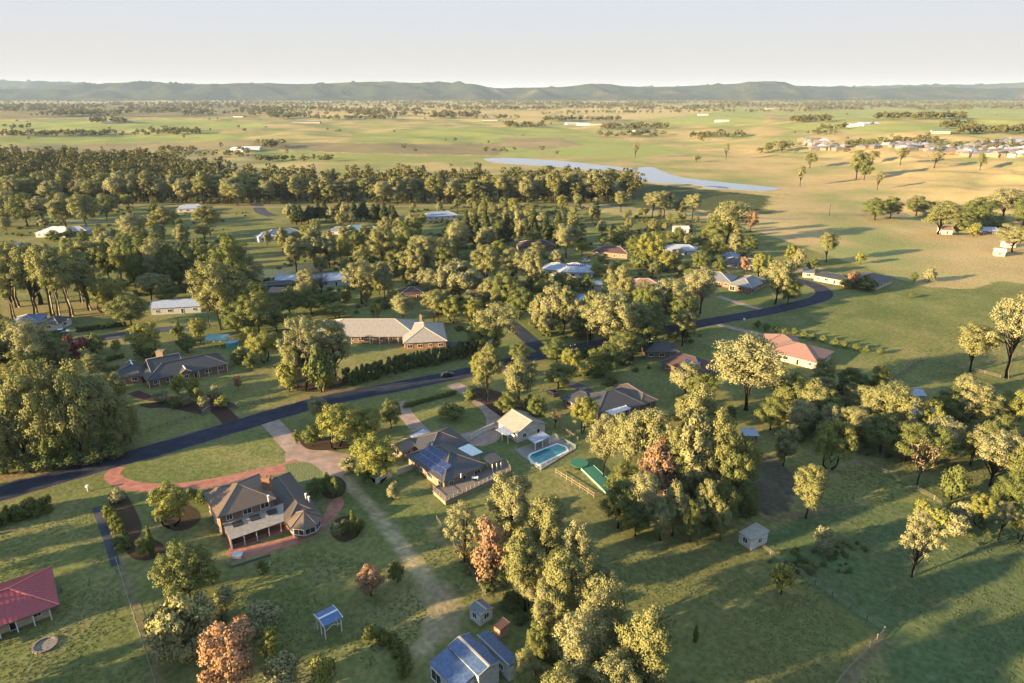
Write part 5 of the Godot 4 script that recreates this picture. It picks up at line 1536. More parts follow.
	# casters of the evening shade to the side of the view
	for c in [[-100,86,20], [-94,70,20], [-114,99,16], [-128,112,12], [-108,58,22], [-124,84,18], [-84,50,23], [-102,38,24], [-72,38,24], [-56,47,25], [-140,96,15], [-30,42,25], [-10,48,26], [24,44,25], [58,46,25], [-150,120,12]]:
		var pr: Dictionary = PROTO["gum%d" % (absi(int(c[0])) % 4)]
		var o := thing("gum_tree", "gum tree standing off to the side of the red roofed cottage", "gum tree", Vector3(c[0], 0, -c[1]), c[0], "gums beyond the red roofed cottage")
		var s: float = c[2] / 20.0
		inst("trunk", pr.trunk, pr.bark, o, Transform3D(Basis.from_scale(Vector3(s, s, s))))
		inst("crown", pr.crown, M.leaf, o, Transform3D(Basis.from_scale(Vector3(s, s, s))))

# ---------------------------------------------------------------- far woodland
func rough_tree(sd: int, h: float, w: float, n: int, per: int, leaf: float, c0: Color, c1: Color, trunk := true) -> ArrayMesh:
	var lv := Leaves.new(); lv.r.seed = sd
	for i in n:
		var d := lv.dirv()
		var q := d * pow(lv.r.randf(), 0.4)
		var p := Vector3(q.x * w * 0.4, h * 0.55 + q.y * h * 0.36, q.z * w * 0.4)
		lv.clump(p, Vector3(1, 0.8, 1) * w * 0.17, per, leaf, 0.9, 0.2, c0, c1, Vector3(0, h * 0.5, 0))
	if trunk:
		for k in 3:
			var a := TAU * k / 3.0; var b := TAU * (k + 1) / 3.0
			var q := lv.v.size()
			lv.v.append(Vector3(cos(a) * 0.3, -0.5, sin(a) * 0.3)); lv.v.append(Vector3(cos(b) * 0.3, -0.5, sin(b) * 0.3)); lv.v.append(Vector3(cos(b) * 0.15, h * 0.6, sin(b) * 0.15)); lv.v.append(Vector3(cos(a) * 0.15, h * 0.6, sin(a) * 0.15))
			for j in 4:
				lv.n.append(Vector3(cos(a), 0, sin(a))); lv.c.append(Color(0.3, 0.25, 0.19))
			lv.ix.append_array([q, q + 1, q + 2, q, q + 2, q + 3])
	return lv.mesh()

func scatter(called: String, label: String, category: String, mesh: Mesh, spots: Array) -> void:
	var mm := MultiMesh.new()
	mm.transform_format = MultiMesh.TRANSFORM_3D
	mm.mesh = mesh
	mm.instance_count = spots.size()
	for i in spots.size(): mm.set_instance_transform(i, spots[i])
	var o := MultiMeshInstance3D.new()
	o.name = numbered(called)
	o.multimesh = mm
	o.material_override = M.leaf
	add_child(o)
	meta(o, label, category, "", "stuff")

func far_woods() -> void:
	var r := RandomNumberGenerator.new(); r.seed = 31
	var olive0 := Color(0.075, 0.08, 0.028); var olive1 := Color(0.16, 0.14, 0.05)
	var near_mesh: Array = []
	for i in 4: near_mesh.append(rough_tree(500 + i, 18.0, 12.0, 15, 26, 0.75, olive0.lerp(Color(0.04, 0.055, 0.02), 0.25 * i), olive1.lerp(Color(0.10, 0.10, 0.035), 0.25 * i)))
	var far_mesh: Array = []
	for i in 3: far_mesh.append(rough_tree(520 + i, 14.0, 12.0, 9, 9, 1.5, olive0.lerp(Color(0.045, 0.06, 0.028), 0.4), olive1.lerp(Color(0.09, 0.09, 0.04), 0.35), false))
	# front rows of the wood: single trees
	var n := 0
	var x := -10.0
	while x < 610.0:
		var yb := 203.0 + r.randf_range(-2.5, 2.0) - (2.0 if x > 480 else 0.0)
		tree("g" if n % 5 else "f", x, yb - r.randf_range(24, 34), yb, r.randf_range(17, 25), "gum in the front row of the long woodland" if n % 5 else "upright wattle in the front row of the long woodland").set_meta("group", "front row of the long woodland")
		n += 1
		x += r.randf_range(11, 16)
	# dark pine row before the wood
	x = 292.0
	while x < 398.0:
		tree("p" if r.randf() < 0.85 else "f", x, 203 + r.randf_range(-3, 3), 223 + r.randf_range(-2, 2), r.randf_range(11, 15), "dark pine in the close row behind the teal roof").set_meta("group", "pine row behind the teal roof")
		x += r.randf_range(4.5, 7)
	# the body of the wood
	var sets: Array = [[], [], [], []]
	for i in 4200:
		var px := r.randf_range(-90, 640)
		var py := r.randf_range(164, 203.5)
		var lim := 164.0 if px < 150 else (lerpf(165, 184, clampf((px - 150) / 110.0, 0, 1)) if px < 260 else 186.0)
		if px > 480: lim = lerpf(186, 193, (px - 480) / 160.0)
		# even density on the ground
		if r.randf() > pow(164.0 / py, 8.0): continue
		if py < lim + n_mid.get_noise_1d(px * 2.0) * 5.0: continue
		var p := gp(px, py)
		var s := r.randf_range(0.8, 1.3)
		sets[r.randi() % 4].append(Transform3D(Basis(Vector3.UP, r.randf() * TAU).scaled(Vector3(s, s * r.randf_range(0.9, 1.15), s)), p))
	for i in 1500:                                # low growth under the wood's edge
		var px := r.randf_range(-60, 612); var py := r.randf_range(188, 204.5)
		var s := r.randf_range(0.18, 0.42)
		sets[r.randi() % 4].append(Transform3D(Basis(Vector3.UP, r.randf() * TAU).scaled(Vector3(s * 1.3, s, s * 1.3)), gp(px, py) - Vector3(0, 18.0 * s * 0.16, 0)))
	for i in 4: scatter("woodland", "belt of gum woodland beyond the gardens", "woodland", near_mesh[i], sets[i])
	# far plain: lines and clusters of trees
	var fs: Array = [[], [], []]
	var put := func(px: float, py: float, s: float) -> void:
		var p := gp(px, py)
		fs[r.randi() % 3].append(Transform3D(Basis(Vector3.UP, r.randf() * TAU).scaled(Vector3(s * r.randf_range(0.8, 1.3), s, s)), p))
	for l in [[255,335,161,30,1.2], [258,284,147,12,1.5], [505,545,127,34,2.0], [545,622,121,60,2.2], [600,668,129,60,2.0], [598,665,136,40,1.4], [690,745,137,40,1.6], [790,830,122,40,2.0], [795,826,118,20,1.6], [875,965,119,90,2.2], [940,975,128,24,1.8], [955,1040,133,70,1.7], [820,850,129,16,1.4], [270,310,118,30,2.4], [310,395,119.5,70,2.2], [430,475,118,40,2.4], [475,520,119,24,2.0], [0,110,136,70,1.6], [60,180,134.5,50,1.4], [150,200,133,40,1.8], [90,130,123,30,2.4], [0,30,129,8,1.6], [130,250,156,40,1.1], [160,200,152,20,1.2], [480,520,152,8,1.0], [560,700,113,70,2.0], [690,820,112,50,2.0], [770,800,147,10,1.2], [812,836,134,14,1.2], [846,876,146,26,1.2], [880,945,142,30,1.2], [540,590,115,10,1.6], [885,1030,146,30,1.1], [950,1030,150,26,1.1]]:
		for i in l[3]: put.call(r.randf_range(l[0], l[1]), l[2] + r.randf_range(-1.6, 1.6) * (1.0 if l[2] > 125 else 0.5), l[4] * r.randf_range(0.5, 0.85) * 0.8)
	for i in 90: put.call(r.randf_range(-100, 1130), r.randf_range(104, 156), r.randf_range(0.45, 0.9))
	# open woodland at the foot of the hills
	for i in 17000:
		var px := r.randf_range(-250, 1300)
		var py := 97.6 + pow(r.randf(), 1.5) * (19.0 if px < 480 else 13.0)
		if n_mid.get_noise_2d(px * 0.35, py * 9.0) < -0.32 + (py - 99.0) * (0.020 if px < 480 else 0.030): continue
		put.call(px, py, r.randf_range(0.9, 1.9))
	for i in 3: scatter("far_trees", "scattered trees and hedgerows of the far plain", "trees", far_mesh[i], fs[i])
	# paddock trees on the dry slope, each on its own
	for t in [["o",800,164,186,11], ["g",810,152,168,15], ["g",856,149,179,22], ["o",877,170,190,11], ["g",900,146,165,13], ["o",934,150,168,17], ["g",980,152,170,10], ["o",635,142,158,8], ["o",726,142,160,7], ["g",696,155,162,9], ["g",782,140,152,16], ["d",864,156,180,14], ["g",872,150,164,12], ["d",768,142,152,8], ["g",548,164,176,16], ["g",610,167,190,20], ["d",592,168,192,22], ["g",575,170,195,22], ["d",632,172,192,16], ["d",556,176,198,20], ["g",540,180,200,22], ["g",604,178,200,18]]:
		tree(t[0], t[1], t[2], t[3], t[4])


# garden trees between the houses, and the undergrowth below the belts
var road_lines: Array = []
func infill() -> void:
	var r := RandomNumberGenerator.new(); r.seed = 808
	for l in [[0,494, 90,468, 240,425, 320,402, 400,386, 470,372, 560,351, 660,331, 720,320, 765,312, 800,304, 820,298, 824,292, 816,286, 780,277], [556,356, 536,345, 522,333, 508,322], [20,352, 110,337, 185,328], [397,402, 432,441], [452,384, 498,428], [268,420, 342,464], [640,334, 668,358], [548,376, 590,396], [708,322, 775,338], [718,296, 762,309]]:
		var ln := PackedVector2Array()
		for p in px_line(l): ln.append(Vector2(p.x, p.z))
		road_lines.append(ln)
	var belts := [
		[[400,222, 560,212, 600,255, 640,300, 600,335, 540,300, 490,330, 420,312, 380,265], 60, 8.0, 14.0],
		[[225,245, 260,285, 300,250, 420,225, 430,300, 300,314, 230,310], 46, 7.0, 14.0],
		[[600,226, 760,246, 740,272, 660,300, 600,290], 30, 5.0, 11.0],
		[[770,378, 960,392, 1030,425, 1030,475, 900,462, 790,440], 28, 6.0, 12.0],
		[[592,420, 735,410, 758,515, 700,535, 615,528], 8, 7.0, 12.0],
		[[62,240, 222,242, 222,292, 92,300], 32, 8.0, 14.0],
		[[520,325, 700,296, 700,338, 620,396, 560,392], 13, 5.0, 11.0],
		[[-20,365, 120,360, 132,450, -20,468], 18, 8.0, 14.0],
		[[-10,325, 60,322, 66,372, -10,385], 12, 7.0, 12.0],
		[[455,560, 500,520, 560,500, 640,640, 660,700, 560,720], 5, 6.0, 10.0],
		[[640,216, 740,226, 760,240, 600,232], 16, 5.0, 9.0],
		[[758,556, 800,548, 900,535, 980,505, 1020,520, 980,545, 900,566, 800,580], 0, 0.0, 0.0],
		[[-20,215, 60,205, 250,212, 230,230, 130,238, -20,236], 16, 7.0, 13.0],
		[[400,212, 470,206, 600,206, 600,225, 480,218], 16, 7.0, 13.0],
		[[300,230, 420,222, 430,300, 345,318, 300,300], 26, 7.0, 13.0],
		[[410,282, 560,285, 560,335, 500,345, 440,325], 16, 6.0, 12.0],
		[[930,205, 1030,195, 1030,236, 950,232], 8, 6.0, 11.0],
	]
	var under: Array = [[], []]
	for b in belts:
		var pp := px_poly(b[0])
		var rc := Rect2(pp[0], Vector2.ZERO)
		for q in pp: rc = rc.expand(q)
		var made := 0
		var tries := 0
		var taken: Array = []
		while made < b[1] and tries < 1600:
			tries += 1
			var q := Vector2(r.randf_range(rc.position.x, rc.end.x), r.randf_range(rc.position.y, rc.end.y))
			if not Geometry2D.is_point_in_polygon(q, pp): continue
			var h := r.randf_range(b[2], b[3])
			if blocked(q, h): continue
			var close := false
			for t in taken:
				if t.distance_to(q) < 5.0: close = true; break
			if close: continue
			taken.append(q)
			made += 1
			var p := Vector3(q.x, relief(q.x, q.y), q.y)
			var a := px_of(p); var top := px_of(p + Vector3(0, h, 0))
			var kinds := ["g", "D", "l", "f", "d", "g", "f", "D"]
			tree(kinds[r.randi() % 8], a.x, top.y, a.y, h * r.randf_range(0.62, 0.85) * FOCAL / depth_of(p))
		# undergrowth
		for i in maxi(b[1] * 34, 500):
			var q := Vector2(r.randf_range(rc.position.x, rc.end.x), r.randf_range(rc.position.y, rc.end.y))
			if not Geometry2D.is_point_in_polygon(q, pp): continue
			if n_mid.get_noise_2d(q.x * 1.3, q.y * 1.3) < -0.02 or blocked(q, 2.0): continue
			var s := r.randf_range(0.35, 1.0) if b[1] > 0 else r.randf_range(0.18, 0.5)
			under[0 if r.randf() < 0.7 else 1].append(Transform3D(Basis(Vector3.UP, r.randf() * TAU).scaled(Vector3(s * 1.25, s, s * 1.25)), Vector3(q.x, relief(q.x, q.y), q.y)))
	for i in 2:
		var lv := Leaves.new(); lv.r.seed = 700 + i
		var c := [Color(0.045, 0.064, 0.022), Color(0.10, 0.115, 0.035)] if i == 0 else [Color(0.11, 0.115, 0.04), Color(0.19, 0.17, 0.06)]
		for k in 16:
			var d := lv.dirv()
			lv.clump(Vector3(d.x * 0.95, 0.9 + d.y * 0.6, d.z * 0.95), Vector3(0.6, 0.5, 0.6), 34, 0.2, 0.9, 0.0, c[0], c[1], Vector3(0, 0.2, 0))
		scatter("undergrowth", "dark bushy undergrowth below the tree belts" if i == 0 else "pale bushy undergrowth below the tree belts", "undergrowth", lv.mesh(), under[i])

func blocked(q: Vector2, h: float) -> bool:
	var p := Vector3(q.x, 0, q.y)
	var away := Vector3(q.x, 0, q.y).normalized()
	for g in boxes:
		if absf(g.o.x - q.x) > 60 or absf(g.o.z - q.y) > 60: continue
		if g.holds(p, 2.0 + h * 0.25): return true
		if g.holds(p + away * h * 0.9, 1.0) or g.holds(p + away * h * 1.8, 1.0): return true
	for ln in road_lines:
		for i in ln.size() - 1:
			for k in [0.0, 0.7, 1.4]:
				var s: Vector2 = q + Vector2(away.x, away.z) * h * k
				if Geometry2D.get_closest_point_to_segment(s, ln[i], ln[i + 1]).distance_to(s) < 4.5 + h * 0.12: return true
	return false

# ---------------------------------------------------------------- fences, hedges, cars, poles
func fence(called: String, label: String, pxs: Array, post_m: String, gap: float, h: float, rails: int, rail_m := "", group := "") -> void:
	var line := px_line(pxs)
	var o := thing(called, label, "fence", Vector3(line[0].x, 0, line[0].z), 0, group)
	var pb := MB.new(); pb.box(Vector3(0, h * 0.5 - 0.1, 0), Vector3(0.14, h + 0.2, 0.14)); var pm := pb.mesh()
	var last := Vector3.ZERO
	for i in line.size() - 1:
		var a: Vector3 = line[i] - o.position; var b: Vector3 = line[i + 1] - o.position
		a.y = 0; b.y = 0
		var d := (b - a).normalized()
		var k := maxi(1, int(round(a.distance_to(b) / gap)))
		var L := a.distance_to(b) / k
		var bs := Basis(d, Vector3.UP, d.cross(Vector3.UP))
		var rb := MB.new()
		rb.box(Vector3.ZERO, Vector3(L - 0.02, 0.11 if rail_m else 0.03, 0.05 if rail_m else 0.02))
		var rm := rb.mesh()
		for j in k + (1 if i == line.size() - 2 else 0):
			var s := 1.0 + 0.12 * sin(j * 12.7 + i)
			inst("post", pm, M[post_m], o, Transform3D(bs.scaled(Vector3(1, s, 1)), a + d * L * j))
			if j < k:
				for q in rails:
					inst("rail", rm, M[rail_m] if rail_m else M.wire, o, Transform3D(bs, a + d * L * (j + 0.5) + Vector3(0, h * (q + 1.0) / (rails + 0.35), 0) + bs.z * 0.09))

func panel_wall(called: String, label: String, category: String, pxs: Array, m: String, h: float, gap: float, t := 0.12) -> void:
	var line := px_line(pxs)
	var o := thing(called, label, category, Vector3(line[0].x, 0, line[0].z))
	for i in line.size() - 1:
		var a: Vector3 = line[i] - o.position; var b: Vector3 = line[i + 1] - o.position
		a.y = 0; b.y = 0
		var d := (b - a).normalized()
		var k := maxi(1, int(round(a.distance_to(b) / gap)))
		var L := a.distance_to(b) / k
		var bs := Basis(d, Vector3.UP, d.cross(Vector3.UP))
		var pb := MB.new(); pb.box(Vector3(0, h * 0.5 - 0.05, 0), Vector3(L - 0.14, h, t)); pb.box(Vector3(0, h - 0.03, 0), Vector3(L - 0.1, 0.08, t + 0.06))
		var pm := pb.mesh()
		var qb := MB.new(); qb.box(Vector3(0, h * 0.5, 0), Vector3(0.16, h + 0.15, 0.16)); var qm := qb.mesh()
		for j in k + 1:
			inst("post", qm, M[m], o, Transform3D(bs, a + d * L * j))
			if j < k: inst("panel", pm, M[m], o, Transform3D(bs, a + d * L * (j + 0.5)))

func hedge(label: String, pxs: Array, w: float, h: float, c0: Color, c1: Color, sd: int, leaf := 0.17) -> void:
	var line := px_line(pxs)
	var o := thing("hedge", label, "hedge", line[0])
	var lv := Leaves.new(); lv.r.seed = sd
	var st := MB.new()
	for i in line.size() - 1:
		var a: Vector3 = line[i] - o.position; var b: Vector3 = line[i + 1] - o.position
		var d := (b - a).normalized(); var s := Vector3(-d.z, 0, d.x)
		var L := a.distance_to(b)
		var k := int(L / 0.55) + 1
		for j in k:
			for q in 3:
				var p := a + d * (L * (j + lv.r.randf()) / k) + s * lv.r.randf_range(-0.5, 0.5) * (w - 0.7) + Vector3(0, h * (0.22 + 0.27 * q), 0)
				lv.clump(p, Vector3(0.55, h * 0.24, 0.55) * lv.r.randf_range(0.8, 1.25), int(46.0 * w / 1.6), leaf, 0.9, 0.0, c0, c1, p + Vector3(0, -1, 0))
			if j % 3 == 0: st.tube([a + d * (L * (j + 0.5) / k) + Vector3(0, -0.2, 0), a + d * (L * (j + 0.5) / k) + Vector3(0, h * 0.6, 0)], [0.05, 0.03], 5)
	inst("foliage", lv.mesh(), M.leaf, o)
	inst("stems", st.mesh(), M.bark_dark, o)

func fences() -> void:
	fence("rail_fence", "dark post and rail fence before the slate roofed house", [112,444, 150,432, 185,420, 205,412], "timber", 2.6, 1.2, 2, "timber")
	fence("rail_fence", "post and rail fence along the homestead verge", [238,409, 270,400, 305,390, 330,386], "timber", 2.6, 1.2, 2, "timber")
	fence("wire_fence", "leaning wire fence beside the huge pale shrub", [117,562, 126,590, 136,622, 146,652, 158,690], "pale_timber", 3.0, 1.2, 3)
	fence("wire_fence", "low dark wire fence behind the red roofed cottage", [62,592, 90,583, 117,574], "grey_timber", 3.0, 1.1, 3)
	fence("rail_fence", "broken pale rail fence at the mown paddock corner", [832,690, 846,672, 862,655, 884,632], "pale_timber", 2.4, 1.1, 2, "pale_timber")
	fence("wire_fence", "wire fence between the mown and rough paddocks", [884,632, 850,610, 815,585, 785,565, 757,545], "grey_timber", 4.0, 1.1, 3)
	fence("wire_fence", "wire fence across the rough paddock", [862,462, 890,476, 915,490, 934,500, 950,512], "pale_timber", 4.5, 1.2, 3)
	fence("wire_fence", "wire fence from the solar house down the long lawn", [437,520, 455,548, 470,572, 486,596], "grey_timber", 4.0, 1.2, 3)
	fence("wire_fence", "fence across the green paddock behind the terracotta house", [880,384, 900,372, 920,360, 940,362, 1000,378], "grey_timber", 5.0, 1.2, 3)
	fence("rail_fence", "unpainted timber pen fence below the pool", [556,474, 572,484, 588,494, 594,498, 610,494], "pale_timber", 2.2, 1.5, 2, "pale_timber")
	fence("rail_fence", "short timber rail fence behind the garage", [560,428, 570,435, 578,441], "pale_timber", 2.2, 1.1, 2, "pale_timber")
	panel_wall("garden_wall", "white panel wall beside the cream garage drive", "wall", [470,440, 482,433, 494,428], "white_wall", 1.5, 2.6)
	panel_wall("garden_wall", "white panel fence in front of the solar panelled house", "wall", [376,484, 392,477], "white_wall", 1.5, 2.4)
	panel_wall("garden_wall", "cream panel fence joining the solar panelled house", "wall", [398,475, 416,468], "cream_wall", 1.5, 2.4)
	panel_wall("timber_fence", "low grey board edging along the lower lawn", "fence", [226,562, 232,568, 270,556], "grey_timber", 0.5, 2.4, 0.08)
	panel_wall("retaining_wall", "low curved timber edging beside the gums", "wall", [276,372, 279,380, 285,386, 292,389], "pale_timber", 0.7, 2.0, 0.2)
	# stone gate walls
	for g in [[[203,416, 210,410], "pale stone gate wall beside the brick entry drive"], [[228,406, 238,408], "pale stone gate wall under the straw bush"]]:
		var line := px_line(g[0])
		var o := thing("gate_wall", g[1], "gate wall", line[0])
		var d: Vector3 = (line[1] - line[0]).normalized(); var L: float = line[0].distance_to(line[1])
		var bs := Basis(d, Vector3.UP, d.cross(Vector3.UP))
		var sb := MB.new(); sb.box(Vector3(0, 0.28, 0), Vector3(L / 3.0 - 0.03, 0.52, 0.5)); var sm := sb.mesh()
		for r in 3:
			for c in 3: inst("stone", sm, M.stone, o, Transform3D(bs, d * (L * (c + 0.5) / 3.0) + Vector3(0, r * 0.55 - 0.05, 0) + bs.z * (0.03 * ((r + c) % 2))))
	# hedges
	var g0 := Color(0.035, 0.055, 0.018); var g1 := Color(0.085, 0.105, 0.03)
	var y0 := Color(0.07, 0.09, 0.018); var y1 := Color(0.15, 0.16, 0.035)
	hedge("thick hedge beside the road's grass verge", [-30,536, 0,526, 28,517, 52,508], 4.5, 3.6, g0, y1, 601, 0.22)
	hedge("clipped hedge beside the narrow footpath", [108,512, 114,524, 119,534], 2.6, 2.0, y0, y1, 602)
	hedge("square clipped hedge block by the footpath's end", [120,542, 126,552], 3.0, 2.0, g0, y1, 603)
	hedge("long leafy hedge between homestead lawn and road", [345,385, 372,378, 400,370, 430,364, 455,358, 474,352], 6.0, 4.6, g0, Color(0.10, 0.11, 0.035), 604, 0.26)
	hedge("low hedge row before the asphalt court", [77,332, 100,329, 126,326], 2.4, 2.0, g0, g1, 605, 0.22)
	hedge("low clipped hedge on the lawn by the red shrub", [100,363, 112,360, 123,357], 2.2, 1.5, g0, y1, 606, 0.2)
	hedge("low hedge along the lawn with the oval shrub", [404,408, 425,402, 456,394], 1.6, 1.3, g0, y1, 607)
	hedge("curved leafy hedge above the blue roofed shed", [366,636, 382,640, 394,648, 402,662, 406,680], 2.6, 2.2, g0, y1, 608)
	hedge("dark hedge behind the roadside lawn", [605,372, 590,362, 575,356, 606,350], 2.2, 1.8, g0, g1, 609, 0.24)
	hedge("dark hedge at the side of the two-storey house", [196,502, 215,494, 240,488, 258,482], 1.8, 1.6, g0, g1, 610)

func car(label: String, px: float, py: float, turn: float, m: String) -> void:
	var o := thing("parked_car", label, "car", gp(px, py), turn)
	o.position.y += 0.024
	var prof := [Vector2(-2.2, 0.35), Vector2(-2.25, 0.75), Vector2(-2.1, 0.98), Vector2(-1.2, 1.03), Vector2(1.0, 1.03), Vector2(2.0, 0.92), Vector2(2.25, 0.7), Vector2(2.25, 0.35)]
	var cab := [Vector2(-1.95, 1.0), Vector2(-1.55, 1.5), Vector2(-0.2, 1.55), Vector2(0.35, 1.48), Vector2(1.15, 1.0)]
	for q in [[prof, 0.9, "body", m, 0.0], [cab, 0.78, "glasshouse", "glass", 0.0]]:
		var b := MB.new()
		var pts: Array = q[0]; var w: float = q[1]
		var mid := Vector3.ZERO
		for p in pts: mid += Vector3(p.x, p.y, 0) / pts.size()
		for i in pts.size():
			var a: Vector2 = pts[i]; var e: Vector2 = pts[(i + 1) % pts.size()]
			var oa := Vector3((a.x + e.x) * 0.5, (a.y + e.y) * 0.5, 0) - mid
			ccw_quad(b, Vector3(a.x, a.y, -w), Vector3(e.x, e.y, -w), Vector3(e.x, e.y, w), Vector3(a.x, a.y, w), oa)
			for s in [-1.0, 1.0]: ccw_tri(b, Vector3(mid.x, mid.y, s * w), Vector3(a.x, a.y, s * w), Vector3(e.x, e.y, s * w), Vector3(0, 0, s))
		inst(q[2], b.mesh(), M[q[3]], o)
	var rb := MB.new(); rb.box(Vector3(-0.7, 1.545, 0), Vector3(1.5, 0.05, 1.5)); inst("roof_panel", rb.mesh(), M[m], o)
	var wb := MB.new(); wb.tube([Vector3(0, 0, -0.12), Vector3(0, 0, 0.12)], [0.34, 0.34], 14)
	for s in 14:
		var a := TAU * s / 14; var e := TAU * (s + 1) / 14
		for z in [-0.12, 0.12]: ccw_tri(wb, Vector3(0, 0, z), Vector3(cos(a), sin(a), 0) * 0.34 + Vector3(0, 0, z), Vector3(cos(e), sin(e), 0) * 0.34 + Vector3(0, 0, z), Vector3(0, 0, z))
	var wm := wb.mesh()
	var hb := MB.new(); hb.box(Vector3.ZERO, Vector3(0.08, 0.16, 0.4)); var hm := hb.mesh()
	for x in [-1.35, 1.4]:
		for z in [-0.82, 0.82]: inst("wheel", wm, M.tyre, o, Transform3D(Basis.IDENTITY, Vector3(x, 0.34, z)))
	for z in [-0.62, 0.62]:
		inst("headlight", hm, M.lamp_lens, o, Transform3D(Basis.IDENTITY, Vector3(2.2, 0.75, z)))
		inst("tail_light", hm, M.car_red, o, Transform3D(Basis.IDENTITY, Vector3(-2.22, 0.8, z)))

func pole(label: String, px: float, py: float, h: float, lamp := false, group := "") -> void:
	var o := thing("street_lamp" if lamp else "power_pole", label, "street lamp" if lamp else "pole", gp(px, py), 0.6, group)
	var b := MB.new(); b.tube([Vector3(0, -0.2, 0), Vector3(0, h, 0)], [0.14, 0.09], 8)
	inst("shaft", b.mesh(), M.steel if lamp else M.grey_timber, o)
	b = MB.new()
	if lamp:
		b.tube([Vector3(0, h - 0.1, 0), Vector3(0.8, h + 0.25, 0), Vector3(1.6, h + 0.3, 0)], [0.06, 0.05, 0.05], 6)
		inst("arm", b.mesh(), M.steel, o)
		b = MB.new(); b.box(Vector3(1.8, h + 0.28, 0), Vector3(0.7, 0.14, 0.3)); inst("lamp_head", b.mesh(), M.white_paint, o)
	else:
		b.box(Vector3(0, h - 0.5, 0), Vector3(2.2, 0.14, 0.12)); inst("crossarm", b.mesh(), M.grey_timber, o)
		b = MB.new(); b.cyl(Vector3(-0.9, h - 0.43, 0), 0.06, 0.2, 6)
		inst("insulator", b.mesh(), M.white_paint, o)
		b = MB.new(); b.cyl(Vector3(0.9, h - 0.43, 0), 0.06, 0.2, 6)
		inst("insulator", b.mesh(), M.white_paint, o)

